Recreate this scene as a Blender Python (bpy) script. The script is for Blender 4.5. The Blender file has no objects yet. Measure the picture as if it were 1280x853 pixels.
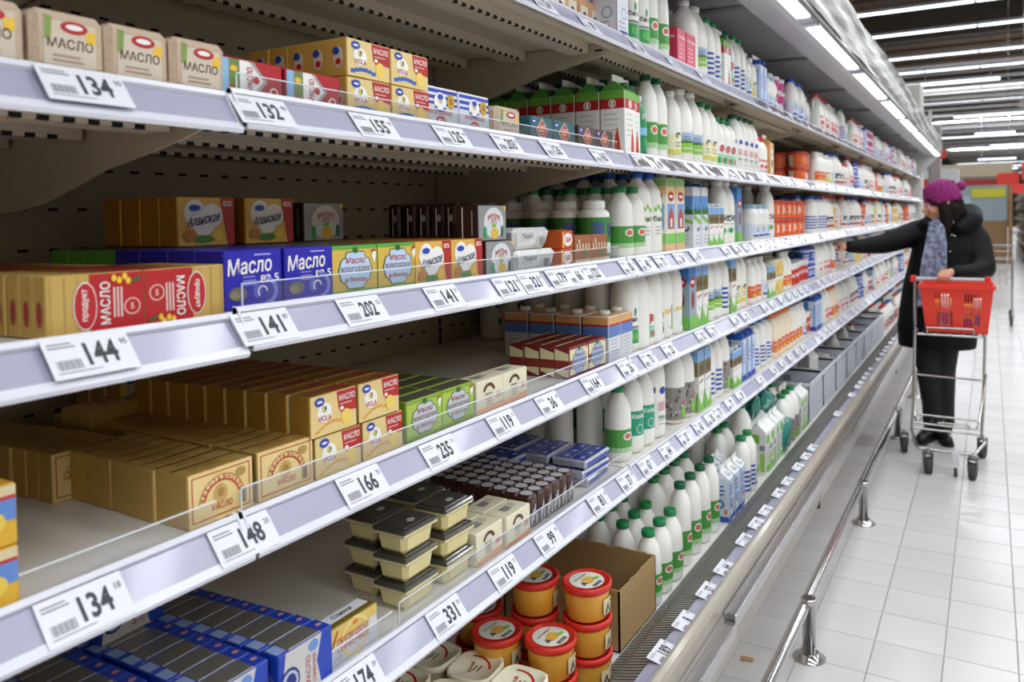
import bpy, bmesh, math, random
from mathutils import Matrix, Vector
random.seed(7)
SC = bpy.context.scene
COL = SC.collection
PI = math.pi

# ------------------------------------------------------------------ camera
VPX, VPY, FPX, PCX, PCY, CAMZ = 1237.96, 262.19, 973.85, 707.2, 298.24, 1.45
_Y = Vector(((VPX-PCX)/FPX, -(VPY-PCY)/FPX, -1.0)).normalized()
_X = _Y.cross(Vector((0, 1, 0))).normalized()
_Z = _X.cross(_Y)
ROT = Matrix((_X, _Y, _Z))                      # camera axes to world axes
cam_data = bpy.data.cameras.new('camera')
camera = bpy.data.objects.new('camera', cam_data)
COL.objects.link(camera)
camera.matrix_world = Matrix.Translation((0, 0, CAMZ)) @ ROT.to_4x4()
cam_data.sensor_width = 36.0
cam_data.lens = FPX/1280*36.0
cam_data.shift_x = (640-PCX)/1280
cam_data.shift_y = (PCY-426.5)/1280
cam_data.clip_start = 0.02
cam_data.clip_end = 200
cam_data.dof.use_dof = True
cam_data.dof.focus_distance = 1.55
cam_data.dof.aperture_fstop = 4.8
SC.camera = camera

# ------------------------------------------------------------------ light and exposure
world = bpy.data.worlds.new('world')
SC.world = world
world.use_nodes = True
world.node_tree.nodes['Background'].inputs[0].default_value = (0.86, 0.90, 1.0, 1)
world.node_tree.nodes['Background'].inputs[1].default_value = 0.42
SC.view_settings.view_transform = 'Standard'
SC.view_settings.look = 'None'
SC.view_settings.exposure = 0.0
SC.view_settings.gamma = 1.0
SC.view_settings.use_curve_mapping = False
SC.cycles.max_bounces = 7
SC.cycles.transparent_max_bounces = 12
SC.cycles.sample_clamp_indirect = 4.0
SC.cycles.caustics_reflective = False
SC.cycles.caustics_refractive = False

SC.view_settings.exposure = 0.0
def area_lamp(name, loc, size, size_y, power, colour, rot=(0, 0, 0)):
    l = bpy.data.lights.new(name, 'AREA')
    l.shape = 'RECTANGLE'; l.size = size; l.size_y = size_y
    l.energy = power; l.color = colour
    o = bpy.data.objects.new(name, l)
    o.location = loc; o.rotation_euler = rot
    COL.objects.link(o)
    return o

COOL = (0.90, 0.95, 1.0)
# the light of the ceiling tube rows over the aisle and of the tubes under the canopy
for y, p in ((-3.0, 225), (0.2, 225), (3.4, 225), (7.0, 230), (11.5, 260), (17, 320), (24, 420), (33, 600), (48, 800), (68, 1000)):
    area_lamp('ceiling_light_glow', (2.6, y, 4.90), 9.0, 0.35, p, COOL)
for k in range(1, 9):
    area_lamp('canopy_light_glow', (-0.615, 1.2+1.178*k, 2.168), 0.05, 1.0, 8.5 if k < 3 else 12.0, COOL, (0, math.radians(-24), 0))

# ------------------------------------------------------------------ materials
def lin(c):
    return tuple((x/12.92 if x <= 0.04045 else ((x+0.055)/1.055)**2.4) for x in c)
def rgb(h):
    return lin(tuple(int(h[i:i+2], 16)/255 for i in (0, 2, 4)))
_MC = {}
def M(h, rough=0.5, metal=0.0, bump=None, var=None, emit=0, coat=0.0, spec=0.5, aniso=None, bstr=0.3):
    """a procedural material: colour hex, roughness, metallic, bump=(scale x,y,z), var=(scale, second colour hex, amount)"""
    key = (h, rough, metal, bump, var, emit, coat, spec, bstr)
    if key in _MC: return _MC[key]
    m = bpy.data.materials.new('finish_'+h)
    m.use_nodes = True
    nt = m.node_tree; b = nt.nodes['Principled BSDF']
    c = rgb(h)
    b.inputs['Base Color'].default_value = (*c, 1)
    b.inputs['Roughness'].default_value = rough
    b.inputs['Metallic'].default_value = metal
    b.inputs['Specular IOR Level'].default_value = spec
    if coat:
        b.inputs['Coat Weight'].default_value = coat
        b.inputs['Coat Roughness'].default_value = 0.08
    if emit:
        b.inputs['Emission Color'].default_value = (*c, 1)
        b.inputs['Emission Strength'].default_value = emit
    if bump or var:
        tc = nt.nodes.new('ShaderNodeTexCoord')
    if bump:
        mp = nt.nodes.new('ShaderNodeMapping'); mp.inputs['Scale'].default_value = bump
        nz = nt.nodes.new('ShaderNodeTexNoise'); nz.inputs['Scale'].default_value = 1.0; nz.inputs['Detail'].default_value = 3
        bp = nt.nodes.new('ShaderNodeBump'); bp.inputs['Strength'].default_value = bstr; bp.inputs['Distance'].default_value = 0.01
        nt.links.new(tc.outputs['Object'], mp.inputs[0]); nt.links.new(mp.outputs[0], nz.inputs[0])
        nt.links.new(nz.outputs[0], bp.inputs['Height']); nt.links.new(bp.outputs[0], b.inputs['Normal'])
    if var:
        nz = nt.nodes.new('ShaderNodeTexNoise'); nz.inputs['Scale'].default_value = var[0]; nz.inputs['Detail'].default_value = 4
        mx = nt.nodes.new('ShaderNodeMix'); mx.data_type = 'RGBA'
        mr = nt.nodes.new('ShaderNodeMapRange'); mr.inputs[1].default_value = 0.35; mr.inputs[2].default_value = 0.65; mr.inputs[4].default_value = var[2]
        nt.links.new(tc.outputs['Object'], nz.inputs[0]); nt.links.new(nz.outputs[0], mr.inputs[0]); nt.links.new(mr.outputs[0], mx.inputs[0])
        mx.inputs[6].default_value = (*c, 1); mx.inputs[7].default_value = (*rgb(var[1]), 1)
        nt.links.new(mx.outputs[2], b.inputs['Base Color'])
    _MC[key] = m
    return m
def clear_plastic(name, tint=(0.97, 0.98, 1.0), gloss=0.10, rough=0.05):
    m = bpy.data.materials.new(name); m.use_nodes = True
    nt = m.node_tree; nt.nodes.clear()
    out = nt.nodes.new('ShaderNodeOutputMaterial'); mix = nt.nodes.new('ShaderNodeMixShader')
    tr = nt.nodes.new('ShaderNodeBsdfTransparent'); gl = nt.nodes.new('ShaderNodeBsdfGlossy')
    tr.inputs[0].default_value = (*tint, 1); gl.inputs['Roughness'].default_value = rough
    fr = nt.nodes.new('ShaderNodeLayerWeight'); fr.inputs[0].default_value = 0.35
    mr = nt.nodes.new('ShaderNodeMapRange'); mr.inputs[3].default_value = gloss*0.4; mr.inputs[4].default_value = min(1, gloss*4)
    nt.links.new(fr.outputs['Fresnel'], mr.inputs[0]); nt.links.new(mr.outputs[0], mix.inputs[0])
    nt.links.new(tr.outputs[0], mix.inputs[1]); nt.links.new(gl.outputs[0], mix.inputs[2]); nt.links.new(mix.outputs[0], out.inputs[0])
    return m
CLEAR = clear_plastic('clear_plastic', gloss=0.045)
CLEAR_EDGE = M('e8eef2', 0.25)
WHITE = M('eeeeea', 0.4)
DARKINK = M('2b2b30', 0.6)

# ------------------------------------------------------------------ mesh building
_TC = {}
def text_mesh(s):
    if s not in _TC:
        c = bpy.data.curves.new('lettering', 'FONT'); c.body = s; c.resolution_u = 2
        c.align_x = 'CENTER'; c.offset = 0.028 if s.isdigit() else 0.014
        o = bpy.data.objects.new('lettering', c)
        me = bpy.data.meshes.new_from_object(o)
        vs = [tuple(v.co) for v in me.vertices]
        x0 = min(v[0] for v in vs); x1 = max(v[0] for v in vs); y0 = min(v[1] for v in vs); y1 = max(v[1] for v in vs)
        _TC[s] = ([((v[0]-(x0+x1)/2), (v[1]-(y0+y1)/2)) for v in vs], [tuple(p.vertices) for p in me.polygons], x1-x0, y1-y0)
        bpy.data.meshes.remove(me); bpy.data.objects.remove(o); bpy.data.curves.remove(c)
    return _TC[s]

class Face:
    """a flat print surface: origin, right, up"""
    def __init__(s, o, u, v):
        s.o = Vector(o); s.u = Vector(u).normalized(); s.v = Vector(v).normalized(); s.n = s.u.cross(s.v)
    def at(s, a, b, l): return s.o + s.u*a + s.v*b + s.n*(0.00035*l)
    curved = False
class Round:
    """a cylindrical print surface round the z axis, ang0 = facing angle"""
    curved = True
    def __init__(s, r, z0, ang0=0.0): s.r = r; s.z0 = z0; s.a0 = ang0
    def at(s, a, b, l):
        t = s.a0 + a/s.r; r = s.r + 0.0004*l
        return Vector((r*math.cos(t), r*math.sin(t), s.z0+b))

class Geo:
    def __init__(s): s.v = []; s.f = []; s.m = []; s.mats = []; s.smooth = []
    def mi(s, mat):
        if mat not in s.mats: s.mats.append(mat)
        return s.mats.index(mat)
    def poly(s, pts, mat, smooth=False):
        n = len(s.v); s.v += [tuple(p) for p in pts]; s.f.append(tuple(range(n, n+len(pts)))); s.m.append(s.mi(mat)); s.smooth.append(smooth)
    def add(s, vs, fs, mat, smooth=False):
        n = len(s.v); s.v += [tuple(p) for p in vs]; k = s.mi(mat)
        for f in fs: s.f.append(tuple(n+i for i in f)); s.m.append(k); s.smooth.append(smooth)
    def box(s, x0, x1, y0, y1, z0, z1, mat, top=None, bottom=None):
        vs = [(x, y, z) for z in (z0, z1) for y in (y0, y1) for x in (x0, x1)]
        s.add(vs, [(0, 4, 6, 2), (1, 3, 7, 5), (0, 1, 5, 4), (2, 6, 7, 3)], mat)
        s.add(vs, [(4, 5, 7, 6)], top or mat); s.add(vs, [(0, 2, 3, 1)], bottom or mat)
    def cbox(s, x0, x1, y0, y1, z0, z1, mat, c=0.002, taper=0.0):
        """box with chamfered edges"""
        vs = []; idx = {}
        cx, cy = (x0+x1)/2, (y0+y1)/2
        for i, x in enumerate((x0, x1)):
            for j, y in enumerate((y0, y1)):
                for k, z in enumerate((z0, z1)):
                    sx, sy, sz = (1, -1)[i], (1, -1)[j], (1, -1)[k]
                    for a, p in enumerate(((x, y+c*sy, z+c*sz), (x+c*sx, y, z+c*sz), (x+c*sx, y+c*sy, z))):
                        idx[(i, j, k, a)] = len(vs)
                        q = 1 - taper*(0 if k else 1)
                        vs.append((cx+(p[0]-cx)*q, cy+(p[1]-cy)*q, p[2]))
        g = lambda i, j, k, a: idx[(i, j, k, a)]
        fs = []
        for i in (0, 1):
            q = [g(i, 0, 0, 0), g(i, 1, 0, 0), g(i, 1, 1, 0), g(i, 0, 1, 0)]; fs.append(q if i else q[::-1])
            q = [g(0, i, 0, 1), g(1, i, 0, 1), g(1, i, 1, 1), g(0, i, 1, 1)]; fs.append(q if not i else q[::-1])
            q = [g(0, 0, i, 2), g(1, 0, i, 2), g(1, 1, i, 2), g(0, 1, i, 2)]; fs.append(q if i else q[::-1])
        for i in (0, 1):
            for j in (0, 1):
                fs.append([g(i, j, 0, 0), g(i, j, 0, 1), g(i, j, 1, 1), g(i, j, 1, 0)] if (i + j) % 2 == 0 else [g(i, j, 0, 1), g(i, j, 0, 0), g(i, j, 1, 0), g(i, j, 1, 1)])
                fs.append([g(i, 0, j, 0), g(i, 0, j, 2), g(i, 1, j, 2), g(i, 1, j, 0)])
                fs.append([g(0, i, j, 1), g(0, i, j, 2), g(1, i, j, 2), g(1, i, j, 1)])
                for k in (0, 1): fs.append([g(i, j, k, 0), g(i, j, k, 1), g(i, j, k, 2)])
        s.add(vs, fs, mat)
    def lathe(s, prof, mat, segs=16, c=(0, 0), sx=1, sy=1, cap=True, z=0, sq=0.0):
        """prof = [(r, z)] bottom to top; sq squares the section"""
        vs = []
        for r, zz in prof:
            for k in range(segs):
                t = 2*PI*k/segs; ct, st = math.cos(t), math.sin(t)
                q = 1.0
                if sq: q = 1/((abs(ct)**(2+6*sq)+abs(st)**(2+6*sq))**(1/(2+6*sq)))
                vs.append((c[0]+r*q*ct*sx, c[1]+r*q*st*sy, z+zz))
        fs = []
        for i in range(len(prof)-1):
            for k in range(segs):
                a = i*segs+k; b = i*segs+(k+1) % segs
                fs.append((a, b, b+segs, a+segs))
        s.add(vs, fs, mat, True)
        if cap:
            n = len(s.v)-len(vs)
            for base, rev in ((0, True), ((len(prof)-1)*segs, False)):
                f = [n+base+k for k in range(segs)]
                s.f.append(tuple(f[::-1] if rev else f)); s.m.append(s.mi(mat)); s.smooth.append(False)
    def tube(s, p0, p1, r, mat, segs=8, r1=None):
        p0 = Vector(p0); p1 = Vector(p1); d = (p1-p0).normalized()
        a = d.orthogonal().normalized(); b = d.cross(a)
        vs = []
        for p, rr in ((p0, r), (p1, r1 or r)):
            for k in range(segs):
                t = 2*PI*k/segs; vs.append(p+a*(rr*math.cos(t))+b*(rr*math.sin(t)))
        s.add(vs, [(k, (k+1) % segs, segs+(k+1) % segs, segs+k) for k in range(segs)], mat, True)
        s.add(vs, [tuple(range(segs))[::-1], tuple(range(segs, 2*segs))], mat)
    def path(s, pts, r, mat, segs=8):
        for a, b in zip(pts, pts[1:]): s.tube(a, b, r, mat, segs)
        for p in pts[1:-1]: s.ball(p, r*1.02, mat)
    def ball(s, c, r, mat, n=8, sx=1, sy=1, sz=1):
        prof = [(math.cos(t)*r, math.sin(t)*r*sz) for t in [-PI/2+0.01+(PI-0.02)*i/(n-1) for i in range(n)]]
        s.lathe(prof, mat, 2*n-4, (c[0], c[1]), sx, sy, True, c[2])
    # prints on a surface
    def rect(s, F, a0, b0, a1, b1, mat, l=1):
        n = max(1, int(math.ceil(abs(a1-a0)/(F.r*0.35)))) if F.curved else 1
        for i in range(n):
            p = a0+(a1-a0)*i/n; q = a0+(a1-a0)*(i+1)/n
            s.poly([F.at(p, b0, l), F.at(q, b0, l), F.at(q, b1, l), F.at(p, b1, l)], mat, F.curved)
    def shape(s, F, pts, mat, l=1): s.poly([F.at(a, b, l) for a, b in pts], mat)
    def oval(s, F, a, b, ra, rb, mat, l=1, n=14, rot=0):
        cr, sr = math.cos(rot), math.sin(rot)
        s.shape(F, [(a+ra*math.cos(t)*cr-rb*math.sin(t)*sr, b+ra*math.cos(t)*sr+rb*math.sin(t)*cr) for t in [2*PI*k/n for k in range(n)]], mat, l)
    def ring(s, F, a, b, r0, r1, mat, l=1, n=14, t0=0, t1=2*PI):
        for k in range(n):
            p = t0+(t1-t0)*k/n; q = t0+(t1-t0)*(k+1)/n
            s.shape(F, [(a+r0*math.cos(p), b+r0*math.sin(p)), (a+r1*math.cos(p), b+r1*math.sin(p)), (a+r1*math.cos(q), b+r1*math.sin(q)), (a+r0*math.cos(q), b+r0*math.sin(q))], mat, l)
    def text(s, F, string, a, b, height, mat, l=2, width=None, rot=0.0, slant=0.0):
        vs, fs, w, h = text_mesh(string)
        k = height/h; kx = k if width is None else width/w
        cr, sr = math.cos(rot), math.sin(rot)
        out = []
        for x, y in vs:
            x, y = x*kx+slant*y*k, y*k
            out.append(F.at(a+x*cr-y*sr, b+x*sr+y*cr, l))
        s.add(out, fs, mat)
    def lines(s, F, a0, a1, b_top, n, gap, mat, l=2, t=0.0012, seed=3):
        rr = random.Random(seed)
        for i in range(n):
            b = b_top-gap*i; s.rect(F, a0, b-t, a0+(a1-a0)*rr.uniform(.7, 1), b, mat, l)
    def barcode(s, F, a0, a1, b0, b1, mat, l=2, n=12):
        w = (a1-a0)/n
        for i in range(n): s.rect(F, a0+w*i, b0, a0+w*(i+(0.65 if i % 3 else 0.4)), b1, mat, l)
    def mesh(s, name):
        me = bpy.data.meshes.new(name)
        me.from_pydata(s.v, [], s.f)
        for m in s.mats: me.materials.append(m)
        me.polygons.foreach_set('material_index', s.m)
        me.polygons.foreach_set('use_smooth', s.smooth)
        me.update()
        return me

# ------------------------------------------------------------------ objects
def link(name, data, parent=None, loc=(0, 0, 0), rz=0.0):
    o = bpy.data.objects.new(name, data); COL.objects.link(o)
    o.location = loc
    if rz: o.rotation_euler = (0, 0, rz)
    if parent: o.parent = parent
    return o
_USED = {}
def tag(o, label, cat, group=None):
    n = _USED.get(label, 0); _USED[label] = n+1
    o['label'] = label; o['category'] = cat
    if group: o['group'] = group
    return o
def single(name, geo, label, cat, group=None, loc=(0, 0, 0), rz=0.0):
    return tag(link(name, geo.mesh(name), None, loc, rz), label, cat, group)
def root(name, label, cat, group=None, loc=(0, 0, 0), rz=0.0):
    o = link(name, None, None, loc, rz); o.empty_display_size = 0.02
    return tag(o, label, cat, group)
def part(name, geo, parent, loc=(0, 0, 0), label=None, stuff=False):
    o = link(name, geo.mesh(name), parent, loc)
    if label: o['label'] = label
    if stuff: o['kind'] = 'stuff'
    return o
def struct(name, geo, parent=None, loc=(0, 0, 0)):
    o = link(name, geo.mesh(name), parent, loc)
    if parent is None: o['kind'] = 'structure'
    return o
def along(px, z, X=-0.84):
    """distance down the aisle of a point of the shelf front that the photograph shows at column px"""
    a = ROT.transposed() @ Vector((X, 0, z-CAMZ)); b = ROT.transposed() @ Vector((0, 1, 0)); k = (px-PCX)/FPX
    return -(a[0]+k*a[2])/(b[0]+k*b[2])

# levels and bays of the refrigerated wall
BAY0, BAYW, NBAY = 0.645, 1.178, 9
def bay_y(k): return BAY0+BAYW*k
SHELF = {'A': 1.905, 'B': 1.607, 'C': 1.336, 'D': 1.080, 'E': 0.797, 'F': 0.400}
SNAME = {'A': 'top shelf', 'B': 'second shelf', 'C': 'third shelf', 'D': 'fourth shelf', 'E': 'fifth shelf', 'F': 'bottom deck'}
NTH = ['first', 'second', 'third', 'fourth', 'fifth', 'sixth', 'seventh', 'eighth', 'ninth', 'tenth', 'eleventh', 'twelfth', 'thirteenth', 'fourteenth', 'fifteenth', 'sixteenth', 'seventeenth', 'eighteenth', 'nineteenth', 'twentieth']
NTH += ['twenty-'+w for w in NTH[:9]]+['thirtieth']+['thirty-'+w for w in NTH[:9]]
BACK = -1.42
FRONT = -0.84

# ------------------------------------------------------------------ the refrigerated wall: case
STEEL = M('bdb9ba', 0.22, 0.9, bump=(3, 60, 3), bstr=0.08)
CHROME = M('c9c7c8', 0.12, 1.0)
PANEL = M('8f877b', 0.45, var=(3.0, '867e72', 0.6))
BACKM = M('a99c84', 0.55)
SHELFM = M('e4dfd6', 0.35, spec=0.6)
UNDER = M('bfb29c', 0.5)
BLACK = M('050505', 0.9)
RAILW = M('dcdde6', 0.3)
RAILL = M('a9a8bd', 0.3, coat=0.3)
RAIL_COVER = M('d4d6e6', 0.12, 0.25, bump=(40, 28, 40), bstr=1.0, coat=0.6)
RFILM = clear_plastic('clear_film', (0.96, 0.97, 1.0), 0.5, 0.14)
Y0, Y1 = bay_y(-1)-0.02, bay_y(NBAY)

case = root('refrigerated_display_case', 'long open refrigerated dairy display case running down the left of the aisle', 'refrigerator')
def extrude(profile, y0, y1, mat, geo=None, closed=True):
    g = geo or Geo(); n = len(profile)
    vs = [(x, y0, z) for x, z in profile]+[(x, y1, z) for x, z in profile]
    fs = [(i, (i+1) % n, n+(i+1) % n, n+i) for i in range(n if closed else n-1)]
    g.add(vs, [f[::-1] for f in fs], mat)
    if closed: g.add(vs, [tuple(range(n)), tuple(range(n, 2*n))[::-1]], mat)
    return g
for k in range(-1, NBAY):
    g = Geo(); g.box(BACK-0.03, BACK, bay_y(k)+0.002, bay_y(k+1)-0.002, 0.40, 2.27, BACKM)
    b = part('back_panel', g, case)
    g = Geo()                                     # rows of mounting slots
    z = 0.50
    while z < 2.2:
        for i in range(22):
            y = bay_y(k)+0.055+i*0.0495
            if k < 2 or (z > 1.3): g.box(BACK-0.002, BACK+0.0015, y, y+0.016, z, z+0.0045, BLACK)
        z += 0.0695
    for i in range(60):                           # upright slotted strip at the bay joint
        g.box(BACK-0.002, BACK+0.002, bay_y(k)-0.004, bay_y(k)+0.004, 0.55+i*0.028, 0.57+i*0.028, BLACK)
    part('mounting_slot', g, b, stuff=True)
# deck, grille, bumper, front
g = Geo(); g.box(BACK, -0.775, Y0, Y1, 0.37, 0.398, M('d6d4d0', 0.35)); part('bottom_deck', g, case)
g = Geo(); g.box(-0.775, -0.655, Y0, Y1, 0.358, 0.37, M('1b1a1a', 0.8)); part('grille_tray', g, case)
g = Geo(); bar = M('a9a5a0', 0.35, 0.5)
y = 0.9
while y < Y1:
    w = 0.0050
    for (xa, za), (xb, zb) in (((-0.775, 0.404), (-0.745, 0.414)), ((-0.745, 0.414), (-0.715, 0.447)), ((-0.715, 0.447), (-0.656, 0.463))):
        vs = [(xa, y, za), (xb, y, zb), (xb, y+w, zb), (xa, y+w, za), (xa, y, za-0.004), (xb, y, zb-0.004), (xb, y+w, zb-0.004), (xa, y+w, za-0.004)]
        g.add(vs, [(0, 1, 2, 3), (0, 4, 5, 1), (3, 2, 6, 7)], bar)
    y += 0.0125 if y < 6 else 0.025
part('grille_bar', g, case, stuff=True)
for yy, nm in ((0, 0),):
    g = extrude([(-0.656, 0.466), (-0.660, 0.466), (-0.660, 0.40), (-0.622, 0.40), (-0.622, 0.474)], Y0, Y1, RAILL); part('front_price_channel', g, case, label='lavender price channel on the front bumper')
    prof = [(-0.622, 0.482), (-0.616, 0.482), (-0.607, 0.474), (-0.602, 0.462), (-0.601, 0.42), (-0.622, 0.40)]
    g = extrude(prof, Y0, Y1, M('a89f90', 0.3, coat=0.4)); part('bumper', g, case, label='rounded cream plastic bumper')
g = extrude([(-0.603, 0.43), (-0.64, 0.36), (-0.68, 0.13), (-0.745, 0.10), (-0.745, 0.0), (-0.80, 0.0), (-0.80, 0.352), (-0.66, 0.352)], Y0, Y1, M('c9c2b8', 0.14, 0.25, spec=0.8)); part('front_panel', g, case)
def beam(y0, y1, dx, dz):
    g = Geo(); g.cbox(-0.600+dx, -0.566+dx, y0, y1, 0.396+dz, 0.432+dz, STEEL, 0.003); part('guard_beam', g, case)
beam(Y0, 1.905, 0.004, -0.016); beam(1.91, 6.2, 0, 0); beam(6.205, Y1, 0, 0)
for yj in (3.6, 6.9, 9.6):
    g = Geo(); g.box(-0.69, -0.676, yj, yj+0.004, 0.11, 0.20, BLACK); part('panel_joint', g, case)
# canopy
CAN = M('bdbbbd', 0.35, 0.3, spec=0.6)
g = extrude([(BACK, 2.27), (-0.76, 2.25), (-0.756, 2.175), (-0.65, 2.155), (-0.56, 2.165), (-0.552, 2.165), (-0.552, 2.185), (-0.65, 2.19), (-0.70, 2.30), (BACK, 2.32)], Y0, Y1, CAN)
part('canopy', g, case)
for k in range(0, NBAY+1):
    g = Geo(); g.box(BACK, -0.77, bay_y(k)-0.02, bay_y(k)+0.02, 2.235, 2.25, M('b6b4b4', 0.35, 0.3)); part('canopy_rib', g, case)
# crinkled protective film over the canopy fascia
FILM = M('a5a29e', 0.34, 0.55, bump=(6, 3.0, 30), bstr=0.8)
g = Geo(); ny, nz = 520, 10
def film_x(y, t):
    return -0.548+0.005*math.sin(y*3.1+t*9+math.sin(y*1.7)*2)+0.002*math.sin(y*13.0-t*17+2*math.sin(y*2.3))+0.003*math.sin(t*16+y*2)
vs = []
for i in range(ny+1):
    y = Y0+(Y1-Y0)*i/ny
    for j in range(nz+1):
        t = j/nz; vs.append((film_x(y, t), y, 2.175+0.20*t))
fs = [(i*(nz+1)+j, (i+1)*(nz+1)+j, (i+1)*(nz+1)+j+1, i*(nz+1)+j+1) for i in range(ny) for j in range(nz)]
g.add(vs, fs, FILM, True)
part('fascia_film', g, case, label='crinkled silvery protective film')
g = Geo(); g.box(-0.565, -0.56, Y0, Y1, 2.16, 2.375, M('76726e', 0.4, 0.4)); g.box(BACK, -0.56, Y0, Y1, 2.36, 2.372, M('5d5955', 0.6)); part('fascia_panel', g, case)
# end wall of the case
g = extrude([(BACK-0.03, 0.0), (-0.745, 0.0), (-0.61, 0.45), (-0.66, 0.47), (-0.80, 0.50), (-0.83, 1.9), (-0.60, 2.15), (-0.56, 2.37), (BACK-0.03, 2.37)], Y1, Y1+0.03, M('cfcdca', 0.4)); part('end_wall', g, case)
# canopy tubes
TUBE = M('f4f8ff', 0.4, emit=9.0)
for k in range(0, NBAY):
    t = root('canopy_light', 'white tube light under the canopy above the %s bay' % NTH[k+1], 'light', 'tube lights under the canopy', (-0.600, bay_y(k)+0.03, 2.168))
    g = Geo(); g.cbox(-0.026, 0.026, 0.05, 1.07, -0.012, 0.012, TUBE, 0.006); part('light_tube', g, t)
    g = Geo(); g.box(-0.03, 0.03, 0.0, 0.05, -0.012, 0.02, M('c2c6d2', 0.3)); part('lamp_holder', g, t)
    g = Geo(); g.box(-0.03, 0.03, 1.07, 1.12, -0.012, 0.02, M('c2c6d2', 0.3)); part('lamp_holder', g, t)

# floor rail
RAILPTS = [0.10, 1.33, 2.59, 3.83, 5.36, 6.6, 7.9, 9.1, 10.3, 11.3]
for i, (a, b) in enumerate(zip(RAILPTS, RAILPTS[1:])):
    t = root('floor_rail', 'chrome trolley guard rail, %s length along the foot of the case' % NTH[i], 'rail', 'trolley guard rails', (-0.53, a, 0))
    g = Geo(); g.tube((0, 0.0, 0.172), (0, b-a-0.03, 0.172), 0.019, CHROME, 16); part('rail_tube', g, t)
    g = Geo(); g.lathe([(0.021, 0.004), (0.021, 0.178), (0.026, 0.178), (0.026, 0.196), (0.022, 0.199)], CHROME, 20, (0.012, b-a-0.028)); part('post', g, t)
    g = Geo(); g.lathe([(0.052, 0.0), (0.052, 0.003), (0.034, 0.012), (0.030, 0.020)], CHROME, 24, (0.012, b-a-0.028)); part('flange', g, t)

# ------------------------------------------------------------------ shelves
_TAGN = []
def shelf(level, k):
    z = SHELF[level]; y0, y1 = bay_y(k)+0.003, bay_y(k+1)-0.003
    dz = -0.006 if k == -1 and level in 'BC' else 0.0
    bayname = 'nearest' if k == -1 else NTH[k+1]
    t = root('shelf', 'cream metal shelf, %s of the %s bay' % (SNAME[level].replace(' shelf', ''), bayname), 'shelf', 'cantilever shelves of the display case', (0, y0, z+dz))
    L = y1-y0
    g = Geo()
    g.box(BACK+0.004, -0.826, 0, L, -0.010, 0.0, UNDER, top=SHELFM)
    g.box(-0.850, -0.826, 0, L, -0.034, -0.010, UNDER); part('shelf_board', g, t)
    if level in 'AB':
        g = Geo()
        for xb in (-0.94, -1.13, -1.32):
            g.box(xb-0.028, xb+0.028, 0.012, L-0.012, -0.036, -0.010, UNDER)
            g.box(xb-0.034, xb-0.028, 0.012, L-0.012, -0.014, -0.010, UNDER)
        part('shelf_rib', g, t, stuff=True)
        if k < 4:
            g = Geo()
            for xb in (-0.94, -1.13, -1.32):
                for i in range(40):
                    y = 0.03+i*(L-0.06)/40
                    g.box(xb+0.022, xb+0.0285, y, y+0.013, -0.0365, -0.0305, BLACK)
            part('rib_slot', g, t, stuff=True)
        if True:
            for yb in ((0.0,) if k > -1 else (0.0,)):
                prof = [(BACK+0.004, -0.012), (-0.835, -0.012), (-0.835, -0.028), (-0.90, -0.046), (-0.98, -0.062), (-1.06, -0.076), (-1.14, -0.100), (-1.22, -0.122), (-1.30, -0.132), (BACK+0.004, -0.136)]
                for yy in (0.0, L-0.004):
                    g = extrude(prof, yy, yy+0.004, UNDER); part('bracket', g, t)
                g = Geo(); g.box(-0.895, -0.875, L-0.0055, L-0.004, -0.032, -0.027, BLACK); part('bracket_slot', g, t)
    # sloping price rail
    wavy = (level == 'B' and k >= 1) or (level == 'C' and k >= 2) or (level == 'A' and k >= 2)
    c = RAIL_COVER if wavy else RAILL
    g = extrude([(-0.826, 0.006), (-0.820, 0.008), (-0.817, 0.002), (-0.822, -0.004), (-0.826, -0.004)], 0, L, RAILW)
    extrude([(-0.822, -0.003), (-0.8195, -0.003), (-0.795, -0.034), (-0.799, -0.036)], 0, L, c if not wavy else RAIL_COVER, g)
    extrude([(-0.799, -0.034), (-0.795, -0.032), (-0.788, -0.040), (-0.790, -0.045), (-0.797, -0.040)], 0, L, RAILW, g)
    part('price_rail', g, t)
    if wavy:                                      # loose clear film over the tags
        g = Geo(); ns = 70; ph = random.uniform(0, 6); vs = []
        for i in range(ns+1):
            y = L*i/ns
            for j in range(5):
                q = j/4; w = .0045+.0022*math.sin(y*31+ph+q*2)+.0018*math.sin(y*67-q*3+ph*2)*math.sin(y*9)
                vs.append((-0.8195+0.0245*q+w*.78, y, -0.003-0.031*q+w*.62))
        g.add(vs, [(i*5+j, (i+1)*5+j, (i+1)*5+j+1, i*5+j+1) for i in range(ns) for j in range(4)], RFILM, True); part('rail_film', g, t, label='loose wavy clear film')
    for yy in (0.0, L-0.003):
        g = extrude([(-0.826, 0.0085), (-0.8187, 0.0065), (-0.7907, -0.0405), (-0.80, -0.0455), (-0.826, -0.02)], yy, yy+0.003, RAILW); part('rail_end_cap', g, t)
    return t
for lv in 'ABCDE':
    for k in range(-1, NBAY):
        if lv == 'A' and k == -1: pass
        shelf(lv, k)

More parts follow.
